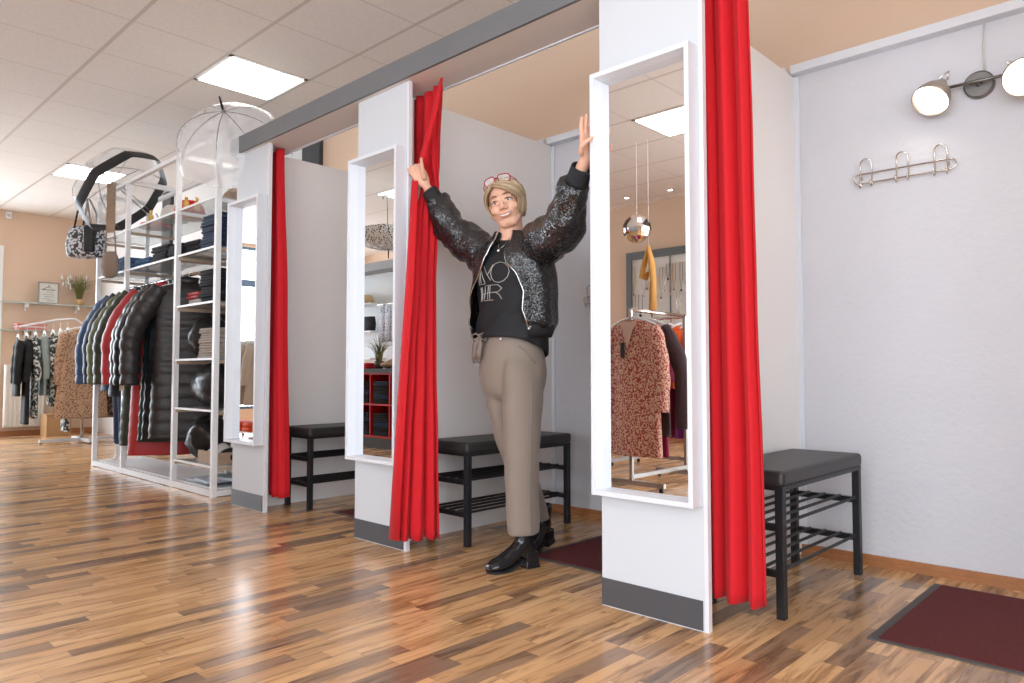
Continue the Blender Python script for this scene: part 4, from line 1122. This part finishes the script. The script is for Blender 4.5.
# handbags hanging from the left end of the shelving
HB = pattern_mat('black_white_woven', 'cells', (0.62, 0.64, 0.68), (0.03, 0.03, 0.035), 34, None, .5, .50)
hb = thing('handbag', 'black and white patterned handbag hanging from the left end of the shelving', 'handbag', (-7.56, 2.14, 1.95))
g = G(); g.loft([[(w * math.copysign(abs(math.cos(a)) ** .6, math.cos(a)), d * math.copysign(abs(math.sin(a)) ** .6, math.sin(a)), z) for a in [2 * PI * k / 28 for k in range(28)]] for z, w, d in ((0, .15, .08), (.03, .17, .10), (.12, .175, .11), (.22, .165, .09), (.29, .15, .05), (.30, .14, .02))])
b_ = g.obj('bag_body', HB, hb, True); hb.rotation_euler = (0, 0, .6)
for y in (-.05, .05): G().tube([(-.09, y, .27), (-.06, y, .42), (-.01, y * .3, .56), (.01, y * .3, .56), (.06, y, .42), (.09, y, .27)], .011, 8, flat=.5).obj('carry_strap', BLACK, hb, True)
G().box((.10, -.06, .16), (.11, .10, .26), None, .02).obj('leather_side', mat('black_bag_leather', (0.015, .015, .017), .35), hb)
sb = thing('shoulder_bag', 'small beige pouch bag hanging on a wide woven strap', 'bag', (-6.92, 2.15, 1.70))
TAN = mat('beige_woven_strap', (0.36, 0.26, 0.18), .85, bump=.6, bscale=60, var=.3, vscale=40); TAN2 = mat('greige_suede', (0.27, 0.20, 0.155), .8, bump=.3, bscale=80)
g = G(); g.loft([[(w * math.cos(a), d * math.sin(a), z) for a in [2 * PI * k / 24 for k in range(24)]] for z, w, d in ((0, .03, .02), (.02, .075, .035), (.10, .09, .045), (.18, .08, .04), (.23, .055, .025))]); g.obj('pouch', TAN2, sb, True)
G().bb(-.045, .045, -.008, .0, .40, .84).obj('wide_strap', TAN, sb)
G().tube([(-.06, 0, .20), (-.045, -.004, .40)], .006).tube([(.06, 0, .20), (.045, -.004, .40)], .006).tube([(-.07, 0, .35), (.07, 0, .35)], .004).obj('side_cord', TAN2, sb, True)
sb.rotation_euler = (0, 0, .5)

# ---------------------------------------------------------------- mannequin behind the coats
mq = thing('mannequin', 'white display mannequin in dark jeans and black top behind the coats', 'mannequin', (-7.22, 2.40, 0))
g = G(); WMQ = mat('white_mannequin', (0.74, 0.70, 0.66), .45)
mx = -7.30
for s, fx in ((-1, -7.37), (1, -7.24)):
    cap(g, (fx, 2.42, .85), (fx, 2.42, .50), .075, .055); cap(g, (fx, 2.42, .50), (fx, 2.40, .12), .05, .03)
    cap(g, (fx, 2.41, .10), (fx + .02, 2.38, .05), .032, .034); cap(g, (fx, 2.40, .045), (fx + .01, 2.26, .030), .032, .022)
g.loft([[(mx + w * math.cos(a), 2.42 + d * math.sin(a), z) for a in [2 * PI * k / 20 for k in range(20)]] for z, w, d in ((.80, .14, .10), (.95, .16, .11), (1.1, .13, .09), (1.3, .16, .11), (1.42, .13, .08), (1.48, .05, .05), (1.56, .045, .045))])
cap(g, (mx, 2.42, 1.55), (mx, 2.42, 1.58), .05, .045)
remeshed('figure', g, WMQ, mq, .009, 3, (7.22, -2.40, -.055))
mq.location.z = .055
g = G()
for fx in (-7.37, -7.24): cap(g, (fx, 2.42, .86), (fx, 2.42, .52), .092, .072); cap(g, (fx, 2.42, .52), (fx, 2.41, .23), .07, .052)
g.loft([[(mx + w * math.cos(a), 2.42 + d * math.sin(a), z) for a in [2 * PI * k / 20 for k in range(20)]] for z, w, d in ((.80, .155, .115), (.95, .175, .125), (1.05, .15, .11))])
remeshed('jeans', g, JEAN, mq, .01, 3, (7.22, -2.40, -.055))
g = G(); g.loft([[(mx + w * math.cos(a), 2.42 + d * math.sin(a), z) for a in [2 * PI * k / 24 for k in range(24)]] for z, w, d in ((1.0, .16, .12), (1.1, .15, .11), (1.3, .18, .13), (1.42, .16, .11), (1.49, .075, .07))]); g.obj('black_top', BLACK, mq, True, loc=(7.22, -2.40, -.055))

# ================================================================ far left wall
xw = XL
for z, y1, lb in ((1.83, 3.50, 'upper glass wall shelf holding the framed picture and grass plant'), (1.445, 2.96, 'lower glass wall shelf holding the pink folded towels')):
    t = thing('wall_shelf', lb, 'shelf', (xw, 2.2, z), 0, 'glass shelves on the left wall')
    G().bb(0.002, .24, 0, y1 - 2.2, 0, .012).obj('glass_plate', mat('green_glass', (0.55, 0.68, 0.64), .1, alpha=.6), t)
    for y in (.42, y1 - 2.45): G().bb(0.001, .16, y - .012, y + .012, -.05, 0).bb(0.001, .02, y - .012, y + .012, -.09, 0).obj('bracket', PW, t)
fp = thing('framed_picture', 'small framed picture of a clothes hanger on the upper glass shelf', 'picture', (xw + .13, 2.87, 1.842))
G().bb(-.012, .012, -.13, .13, 0, .02).bb(-.012, .012, -.13, .13, .29, .31).bb(-.012, .012, -.13, -.112, .02, .29).bb(-.012, .012, .112, .13, .02, .29).obj('frame', mat('grey_wood_frame', (0.30, 0.27, 0.24), .6), fp)
pp = G().bb(-.006, .004, -.112, .112, .02, .29).obj('print', mat('cream_paper', (0.66, 0.64, 0.58), .7), fp)
G().tube([(.007, -.08, .20), (.007, 0, .245), (.007, .08, .20), (.007, -.08, .20)], .004, 6).tube([(.007, 0, .245), (.007, .0, .265), (.007, .012, .27)], .003, 6).obj('hanger_drawing', BLACK, pp)
g = G()
for z, a, b in ((.165, -.03, .06), (.13, -.07, .07), (.10, -.05, .07), (.07, -.07, .03), (.045, -.02, .07)): g.bb(.004, .006, a, b, z, z + .006)
g.obj('text_lines', mat('grey_ink', (0.25, 0.25, 0.25), .8), pp)
def grass_plant(loc, h, spread, label, n=110, pot=WHITEF, seed=2, flowers=True):
    t = thing('potted_grass', label, 'plant', loc); rn = random.Random(seed)
    G().lathe([(.045, 0), (.06, .09), (.055, .09), (.045, .07), (.002, .07)], seg=20).obj('pot', pot, t, True)
    g = G()
    for i in range(n):
        a = rn.uniform(0, 2 * PI); s = rn.random() ** .6 * spread; hh = h * rn.uniform(.6, 1); r0 = rn.uniform(0, .035)
        p = [V((r0 * math.cos(a), r0 * math.sin(a), .06))]
        for k in range(1, 7):
            f = k / 6; p.append(V(((r0 + s * f ** 2.2) * math.cos(a), (r0 + s * f ** 2.2) * math.sin(a), .06 + hh * (f - .35 * (s / spread) * f ** 3.5))))
        p = [V((max(q_.x, -.13), q_.y, q_.z)) for q_ in p]; g.tube(p, [.0026, .0028, .0026, .0022, .0018, .0012, .0005], 4)
    g.obj('leaves', mat('dry_green_grass', (0.17, 0.17, 0.055), .7, var=.5, vscale=20), t)
    if flowers:
        g = G()
        for i in range(26):
            a = rn.uniform(2.2, 5.2); s = spread * rn.uniform(.5, 1.15)
            g.ball((s * .5 * math.cos(a), s * math.sin(a), .06 + h * rn.uniform(.35, .72)), (.012, .012, .032), 8)
        g.obj('white_blossoms', mat('white_petals', (0.72, 0.72, 0.70), .8), t, True)
    return t
grass_plant((xw + .15, 3.26, 1.842), .50, .24, 'green ornamental grass with white blossoms on the upper glass shelf', 120, mat('terracotta_pot', (0.55, 0.34, 0.16), .6))
for k in range(3):
    folded((xw + .14, 2.66, 1.458 + .03 * k), (.2, .36, .029), [mat('pink_cloth', (0.62, 0.24, 0.22), .9), mat('pale_pink_cloth', (0.70, 0.50, 0.46), .9), mat('pink_cloth', (0.62, 0.24, 0.22), .9)][k], 'folded_towel',
           'pink folded towel on the lower glass shelf, %s of three' % ['lowest', 'middle', 'uppermost'][k], 'towel', 'towels on the lower glass shelf', n=1)
rd = thing('radiator', 'white panel radiator on the left wall under the glass shelves', 'radiator', (xw + .03, 2.63, .12))
G().bb(0, .06, -.24, .24, 0, .86, .008).obj('panel', mat('radiator_enamel', (0.72, 0.70, 0.66), .4), rd)
for k in range(9): G().bb(.06, .072, -.23 + k * .054, -.23 + k * .054 + .030, .02, .84, .004).obj('fin', mat('radiator_enamel', (0.72,) * 3), rd)
t = thing('alarm_sensor', 'small white alarm sensor in the corner under the ceiling', 'sensor', (xw, 2.39, 3.00)); G().bb(0, .05, -.035, .035, 0, .10, .01).obj('housing', PW, t); G().ball((.05, 0, .04), (.008, .022, .022), 14).obj('lens', mat('sensor_lens', (.6, .6, .6), .3), t, True)
o = G().bb(-.15, .15, -.15, .15, 0, .28, .004).bb(-.155, .155, -.155, .155, .28, .30).obj('storage_box', mat('brown_board', (0.46, 0.27, 0.13), .7), None, loc=(-11.55, 2.95, 0)); tag(o, 'plain brown storage box on the floor beside the radiator', 'box')

# clothes stand far left
CXS, CYS = -10.15, 2.72
cs = thing('clothes_stand', 'white metal clothes stand with sloping arms at the far left', 'clothes rack', (CXS, CYS, 0))
G().bb(-.02, .02, -.30, .62, .02, .06).bb(-.35, .35, .14, .18, .02, .06).obj('foot_bars', PW, cs)
for x, y in ((0, -.28), (0, .60), (.33, .16), (-.33, .16)): G().ball((x, y, .018), (.017, .017, .017), 10).obj('caster', BLACKM, cs, True)
G().tube([(0, .16, .05), (0, .16, 1.50)], .018, 10).obj('upright', CHROME, cs, True)
G().tube([(0, .16, 1.47), (0, .05, 1.54), (-.02, -.14, 1.52), (-.05, -.52, 1.42)], .011, 8).obj('arm', PW, cs, True)
G().tube([(0, .16, 1.46), (.10, .16, 1.52), (.34, .12, 1.42)], .011, 8).obj('arm', PW, cs, True)
G().tube([(0, .16, 1.46), (0, .28, 1.53), (0, .50, 1.42)], .011, 8).obj('arm', PW, cs, True)
LEOB = pattern_mat('brown_tan_print', 'cells', (0.17, 0.10, 0.06), (0.38, 0.23, 0.14), 44, (0.48, 0.31, 0.20), .8, .34)
LIN = pattern_mat('black_white_print', 'blotch', (0.03, 0.04, 0.04), (0.62, 0.64, 0.60), 26, None, .8, .52)
hd = mat('white_plastic_hanger', (.8,) * 3)
garment('blouse', 'tan patterned long tunic facing the room on the far left stand', 'blouse', 'clothes on the far left stand', (CXS + .30, CYS + .06, 1.40), PI / 2 + .05, LEOB, sh=.23, L=1.08, T=.05, hem=.30, SL=.62, sr=(.062, .045), fold=.014, spread=.05, seed=3)
hanger((CXS + .30, CYS + .06, 1.44), PI / 2 + .05, 'white hanger of the tan patterned tunic', 'hangers on the far left stand', .21)
o = G().box((0, 0, 0), (.006, .07, .09)).tube([(0, 0, .045), (0, 0, .12)], .002, 5).obj('price_tag', mat('white_card', (.7, .7, .7), .6), None, loc=(CXS + .385, CYS + .06, 1.13)); tag(o, 'white price tag hanging on the tan patterned tunic', 'tag')
lst = [(-.02, LIN, 'black and white printed dress nearest the tan tunic', 1.25), (-.10, mat('mint_cloth', (.50, .58, .50), .8), 'pale mint blouse on the sloping arm of the far left stand', .8),
       (-.18, LIN, 'black and white printed blouse hanging mid-arm', .9), (-.27, mat('grey_green_cloth', (.30, .36, .34), .8), 'grey green blouse hanging between printed and black clothes', .75),
       (-.36, LIN, 'black and white printed tunic next to the black clothes', 1.0), (-.45, KNITB, 'black long cardigan second from the left end', 1.05), (-.54, KNITB, 'black blouse at the left end of the far left stand', .7)]
for k, (dy, m, lb, L) in enumerate(lst):
    garment('blouse', lb, 'blouse', 'clothes on the far left stand', (CXS - .02, CYS + dy, 1.40 - .018 * k), -.15, m, sh=.21, L=L, T=.028, hem=.24, SL=.5, sr=(.045, .038), fold=.008, spread=.05, seed=k)
    hanger((CXS - .02, CYS + dy, 1.44 - .018 * k), -.15, 'white hanger of the %s' % lb.split(' on ')[0].split(' hanging')[0].split(' nearest')[0].split(' at the')[0].split(' next')[0].split(' second')[0], 'hangers on the far left stand', .2)
garment('blouse', 'dark brown printed blouse behind the tan tunic near the shelving', 'blouse', 'clothes on the far left stand', (CXS, CYS + .42, 1.40), PI / 2 + .25, pattern_mat('brown_black_print', 'blotch', (.03, .02, .02), (.22, .12, .08), 22, None, .8, .5), sh=.21, L=1.1, T=.05, hem=.27, SL=.5, sr=(.05, .04), seed=11)

# ================================================================ the room seen in the mirrors
# clothes rack reflected in the nearest mirror
def floor_rack(loc, rotz, length, h, label, wid=.5):
    t = thing('clothes_rack', label, 'clothes rack', loc, rotz)
    m = mat('warm_grey_steel', (0.42, 0.38, 0.34), .35, metal=.7)
    for s in (-1, 1):
        G().bb(s * length / 2 - .015, s * length / 2 + .015, -wid / 2, wid / 2, .04, .075).obj('foot', m, t)
        for y in (-1, 1): G().ball((s * length / 2, y * (wid / 2 - .03), .02), (.018, .018, .019), 10).obj('caster', BLACKM, t, True)
        G().bb(s * length / 2 - .012, s * length / 2 + .012, -.012, .012, .075, h).obj('upright', m, t)
    G().bb(-length / 2, length / 2, -.015, .015, .085, .115).obj('lower_rail', m, t)
    G().tube([(-length / 2, 0, h), (length / 2, 0, h)], .013, 10).obj('hanging_rail', CHROME, t, True)
    return t
LEO = pattern_mat('red_cream_leopard', 'blotch', (0.33, 0.05, 0.04), (0.66, 0.42, 0.31), 78, None, .8, .49)
floor_rack((-3.04, -.50, 0), PI / 2, .78, 1.33, 'grey steel clothes rack whose feet show in the nearest mirror', .56)
AUB = mat('dark_aubergine_knit', (0.055, 0.030, 0.035), .95, bump=.6, bscale=70)
MAG = mat('magenta_cloth', (0.62, 0.015, 0.16), .8); ORG = mat('orange_cloth', (0.85, 0.13, 0.02), .8); BERR = mat('berry_cloth', (0.20, 0.010, 0.045), .8); PUR = mat('purple_cloth', (.16, .02, .16), .8)
rk = [(-.13, -3.035, LEO, 1.0, 'red and cream leopard print dress, front garment in the nearest mirror', .225, .62, .05),
      (-.27, -3.03, AUB, .86, 'dark aubergine knit cardigan behind the leopard dress in the mirror', .19, .74, .045),
      (-.38, -3.15, LEO, 1.0, 'second leopard print dress hanging behind the dark cardigan', .16, .4, .03),
      (-.48, -3.14, BERR, 1.04, 'berry red long dress farther back on the mirrored rack', .16, .4, .03)]
for k, (y, x, m, L, lb, sh, SL, T) in enumerate(rk):
    garment('dress', lb, 'dress', 'clothes on the mirrored rack', (x, y, 1.255), 0.0 if k else .08, m, sh=sh, L=L, T=T, hem=sh + .035, SL=SL, sr=(.062, .055), fold=.014, spread=.17 if k == 1 else .06, seed=20 + k)
    hanger((x, y, 1.29), 0, 'white hanger under the %s' % lb.split(',')[0].split(' hanging')[0].split(' behind')[0].split(' farther')[0].split(' at the')[0], 'hangers on the mirrored rack', .2)
# neck opening of the leopard dress, with tag
o = G().poly([(-.07, 0, 0), (0, 0, -.20), (.07, 0, 0)], (0, .003, 0)).obj('neckline_facing', mat('cream_lining', (.60, .42, .33), .8), None); o.parent = [q for q in bpy.data.objects if q.get('label', '').startswith('red and cream leopard')][0]; o.location = (0, .062, -.015)
o = G().box((0, 0, 0), (.035, .003, .11)).tube([(0, 0, .055), (0, 0, .16)], .0012, 5).obj('price_tag', mat('black_card', (.03, .03, .03), .5), None, loc=(-3.075, -.055, 1.03)); tag(o, 'black price tag hanging on the front leopard dress', 'tag')
floor_rack((-3.45, -1.35, 0), 0, 1.0, 1.36, 'second clothes rack holding pink and orange dresses, seen in the nearest mirror', .5)
cl = [(-3.78, MAG, BERR), (-3.66, BERR, MAG), (-3.56, MAG, BERR), (-3.46, MAG, PUR), (-3.37, ORG, PUR), (-3.27, ORG, BERR), (-3.17, ORG, PUR), (-3.07, MAG, BERR), (-2.96, ORG, BERR)]
cn = ['magenta dress at the far end', 'berry dress beside the end one', 'magenta dress third along', 'bright pink dress left of the orange ones', 'orange dress next to the pink one', 'orange dress between two orange ones', 'third orange dress', 'pink dress right of the orange ones', 'orange dress at the near end']
for k, (x, m, m2) in enumerate(cl):
    garment('dress', cn[k] + ' of the pink and orange rack', 'dress', 'dresses on the second rack', (x - .08, -1.35, 1.28), PI / 2, m, sh=.20, L=.98, T=.036, hem=.24, SL=.5, sr=(.045, .045), fold=.01, spread=.05, seed=40 + k, low=(.52, .98, m2))
    hanger((x - .08, -1.35, 1.32), PI / 2, 'white hanger of the %s' % cn[k], 'hangers on the second rack', .18)
# mirror ball and scarf hanging from the ceiling
t = thing('mirror_ball', 'shiny mirror ball hanging from the ceiling, reflected in the nearest mirror', 'ornament', (-3.90, -1.5, 2.26))
def ball_mat():
    m = bpy.data.materials.new('mirror_facets'); m.use_nodes = True; nt = m.node_tree; b = nt.nodes['Principled BSDF']
    b.inputs['Metallic'].default_value = 1; b.inputs['Roughness'].default_value = .06
    tc = nt.nodes.new('ShaderNodeTexCoord'); n = nt.nodes.new('ShaderNodeTexVoronoi'); n.inputs['Scale'].default_value = 9
    nt.links.new(tc.outputs['Object'], n.inputs['Vector'])
    nt.links.new(ramp(nt, n.outputs['Color'], [(0, (.9, .9, .9)), (.45, (.12, .10, .10)), (.6, (.7, .72, .7)), (.8, (.5, .06, .05))], 'CONSTANT'), b.inputs['Base Color'])
    return m
G().ball((0, 0, 0), .14, 20).obj('sphere', ball_mat(), t)
G().tube([(0, 0, .14), (0, 0, ZC - 2.26)], .002, 5).obj('cord', PW, t)
t = thing('scarf', 'mustard knotted scarf hanging from the ceiling, reflected in the nearest mirror', 'scarf', (-3.77, -1.5, 1.78)); MUS = mat('mustard_cloth', (.55, .28, .07), .85, bump=.2, bscale=60)
g = G(); g.tube([(0, 0, .30), (.03, 0, .15), (.05, 0, -.02), (.04, 0, -.32)], [.02, .05, .045, .055], 12, flat=.5); g.tube([(0, 0, .30), (-.05, 0, .12), (-.075, 0, 0.0), (-.03, 0, -.02), (-.01, 0, .05)], [.02, .04, .04, .03, .03], 12, flat=.6); g.obj('cloth', MUS, t, True)
G().tube([(0, 0, .30), (0, 0, ZC - 1.78)], .002, 5).obj('cord', PW, t)
# jewellery board on the wall behind the camera
jb = thing('jewellery_board', 'white wall board with grey frame full of necklaces, seen in the nearest mirror', 'display board', (-4.85, YF + .03, 1.35)); GF = mat('grey_board_frame', (.13, .15, .16), .6)
G().bb(-.62, .62, -.03, 0.0, 0, 1.08).obj('back_board', mat('board_white', (.70, .69, .66), .7), jb)
G().bb(-.66, .66, -.03, .03, 1.02, 1.12).bb(-.66, -.58, -.03, .03, -.04, 1.02).bb(.58, .66, -.03, .03, -.04, 1.02).bb(-.58, .58, -.03, .03, -.08, 0).obj('frame', GF, jb)
for x in (-.28, 0, .28): G().bb(x - .008, x + .008, 0, .012, 0, 1.02).obj('divider', GF, jb)
rn = random.Random(4)
for k in range(22):
    x = -.54 + k * .051 + rn.uniform(-.01, .01); z = 1.35 + rn.choice([.92, .88, .55]); ln = rn.uniform(.18, .42); g = G(); w = rn.uniform(.012, .028)
    g.tube([(-w, 0, 0), (-w * 1.2, 0, -ln * .6), (0, 0.004, -ln), (w * 1.2, 0, -ln * .6), (w, 0, 0)], .0032, 5); g.ball((0, .004, -ln - .012), .012 + rn.random() * .008, 8)
    o = g.obj('necklace', [mat('gold_chain', (.42, .26, .10), .35, metal=.6), SILV, mat('dark_beads', (.06, .04, .03), .4), mat('cream_beads', (.6, .5, .38), .5)][k % 4], None, True, loc=(-4.85 + x, YF + .05, z))
    tag(o, '%s necklace number-less on the white board'.replace(' number-less', '') % ['gold', 'silver', 'dark beaded', 'cream beaded'][k % 4] + ', place %s from the left edge' % ['first', 'second', 'third', 'fourth', 'fifth', 'sixth', 'seventh', 'eighth', 'ninth', 'tenth', 'eleventh', 'twelfth', 'thirteenth', 'fourteenth', 'fifteenth', 'sixteenth', 'seventeenth', 'eighteenth', 'nineteenth', 'twentieth', 'twenty-first', 'twenty-second'][k], 'necklace', 'necklaces on the board')
for x, y in ((-5.24, -3.29), (-4.62, -3.32)):
    t = thing('downlight', 'small round ceiling downlight seen in the mirror, %s of two' % ('left' if x < -5 else 'right'), 'ceiling light', (x, y, ZC), 0, 'round downlights')
    G().lathe([(.045, -.006), (.045, 0), (.03, 0), (.03, -.004)], seg=20).obj('ring', CHROME, t, True); G().lathe([(.028, -.003), (.028, -.008), (.002, -.009)], seg=20).obj('bulb', BULB, t, True)

# red cube shelf reflected in the middle mirror
rs = thing('cube_shelf', 'red-edged cube shelf with dark top and folded clothes, seen in the middle mirror', 'shelf', (-7.0, -.80, 0)); RP = mat('red_laminate', (.60, .012, .012), .4); DG = mat('dark_grey_laminate', (.07, .065, .06), .5)
W_ = 1.5
G().bb(-W_ / 2, W_ / 2, -.2, .19, 0, .12).obj('plinth', DG, rs)
G().bb(-W_ / 2 - .02, W_ / 2 + .02, -.22, .22, .865, .915).obj('top', DG, rs)
G().bb(-W_ / 2, W_ / 2, -.2, -.185, .12, .865).obj('back_panel', RP, rs)
for z in (.12, .49, .845): G().bb(-W_ / 2, W_ / 2, -.185, .2, z, z + .02).obj('shelf_board', RP, rs)
for k in range(5): G().bb(-W_ / 2 + k * (W_ - .02) / 4, -W_ / 2 + k * (W_ - .02) / 4 + .02, -.185, .199, .14, .845).obj('divider', RP, rs)
BJ = [KNITB, JEAN, mat('black_denim', (.02, .02, .024), .8)]
for k in range(4):
    for j, z in enumerate((.142, .512)):
        for q_ in range(5):
            folded((-7.0 - W_ / 2 + .19 + k * .37, -.76, z + q_ * .052), (.28, .30, .05), BJ[(k + q_ + j) % 3], 'folded_trousers',
                   'dark folded trousers, %s in the %s cell of the red shelf, column %s from left' % (ORD[q_].split(' from')[0], ['lower', 'upper'][j], ['one', 'two', 'three', 'four'][k]), 'trousers', 'trousers in the red cube shelf')
grass_plant((-7.02, -.74, .915), .42, .20, 'yellow green grass plant on the red cube shelf, seen in the middle mirror', 90, DG, 6, False)
folded((-7.22, -.72, .915), (.22, .20, .07), RP, 'folded_shawl', 'bright red folded shawl on the cube shelf', 'shawl', None)
puffball((-6.74, -.74, .915), (.15, .11, .05), mat('tan_knit', (.42, .27, .17), .9), 'knit_shawl', 'tan knitted shawl heaped on the cube shelf', 'shawl', None, 3)
dw = thing('display_wall', 'white display wall with shelves behind the red cube shelf, in the middle mirror', 'display wall', (-8.0, -1.62, 0))
G().bb(-1.5, 1.3, -.03, 0, 0, 2.25).obj('panel', mat('display_white', (.74, .75, .74), .6), dw)
G().bb(-1.5, 1.3, -.03, .25, 2.25, 2.36).obj('canopy_board', mat('grey_board', (.28, .28, .28), .6), dw)
for z in (1.05, 1.42, 1.80): G().bb(-1.5, -.08, 0, .26, z, z + .02).obj('shelf_board', PW, dw)
BLU = pattern_mat('blue_white_print', 'cells', (.02, .06, .25), (.60, .64, .70), 40, None, .8, .32)
for k, x in enumerate((-7.93, -7.79, -7.64, -7.50)):
    o = G().loft([[(w * math.cos(a), .02 * math.sin(a), z) for a in [2 * PI * j / 16 for j in range(16)]] for z, w in ((0, .05), (-.15, .075), (-.5, .085))]).obj('scarf', BLU, None, True, loc=(x, -1.45, 1.78)); tag(o, 'blue and white printed scarf on the display rail, %s from the left' % ['first', 'second', 'third', 'fourth'][k], 'scarf', 'blue scarves on the display rail')
t = thing('scarf_rail', 'thin metal rail holding the blue printed scarves', 'rail', (-7.71, -1.45, 1.79)); G().tube([(-.33, 0, 0), (.33, 0, 0)], .008).tube([(-.30, 0, 0), (-.30, -.17, 0)], .006).tube([(.30, 0, 0), (.30, -.17, 0)], .006).obj('bar', CHROME, t, True)
hat((-8.28, -1.43, 1.822), .11, .12, mat('straw', (.50, .36, .20), .9), 'straw hat on the upper board of the display wall', .06, 'straw_hat')
o = G().loft([[(w * math.cos(a), .06 * math.sin(a), z) for a in [2 * PI * j / 20 for j in range(20)]] for z, w in ((0, .13), (.1, .15), (.2, .12))]).obj('handbag', BLACK, None, True, loc=(-8.28, -1.48, 1.442)); tag(o, 'black handbag standing on the display wall shelf', 'handbag')
o = G().loft([[(w * math.cos(a), .06 * math.sin(a), z) for a in [2 * PI * j / 20 for j in range(20)]] for z, w in ((0, .13), (.1, .14), (.17, .12))]).obj('handbag', BLACK, None, True, loc=(-8.60, -1.48, 1.822)); tag(o, 'black handbag beside the straw hat on the display wall', 'handbag')
DOT = pattern_mat('white_dotted_umbrella', 'cells', (.04, .04, .05), (.74, .74, .72), 44, None, .6, .38)
um = umbrella('black and white dotted umbrella hanging upside down, reflected in the middle mirror', (-6.88, -.75, 2.52), (.05, 0, -1), .44, .20, None, DOT, 8, True, .62)
# rack with beige clothes reflected in the farthest mirror
floor_rack((-9.05, -.12, 0), 0, 1.1, 1.36, 'clothes rack with beige blouses reflected in the farthest mirror', .5)
BG = mat('beige_linen', (.47, .40, .32), .85)
for k in range(7):
    x = -9.48 + k * .14
    garment('blouse', 'beige blouse on the rack in the farthest mirror, %s from its left end' % ['first', 'second', 'third', 'fourth', 'fifth', 'sixth', 'seventh'][k], 'blouse', 'beige blouses', (x, -.12, 1.26), PI / 2, BG, sh=.20, L=.80, T=.04, hem=.24, SL=.5, sr=(.05, .045), seed=60 + k)
    hanger((x, -.12, 1.30), PI / 2, 'white hanger of the %s beige blouse' % ['first', 'second', 'third', 'fourth', 'fifth', 'sixth', 'seventh'][k], 'hangers of the beige blouses', .18)
for k, x in enumerate((-9.3, -9.05, -8.8)):
    folded((x, -.12, .116), (.20, .3, .12), mat('orange_red_cloth', (.70, .10, .03), .8), 'folded_shirt', 'orange red folded shirt under the beige blouses, %s of three' % ['left', 'middle', 'right'][k], 'top', 'orange tops')
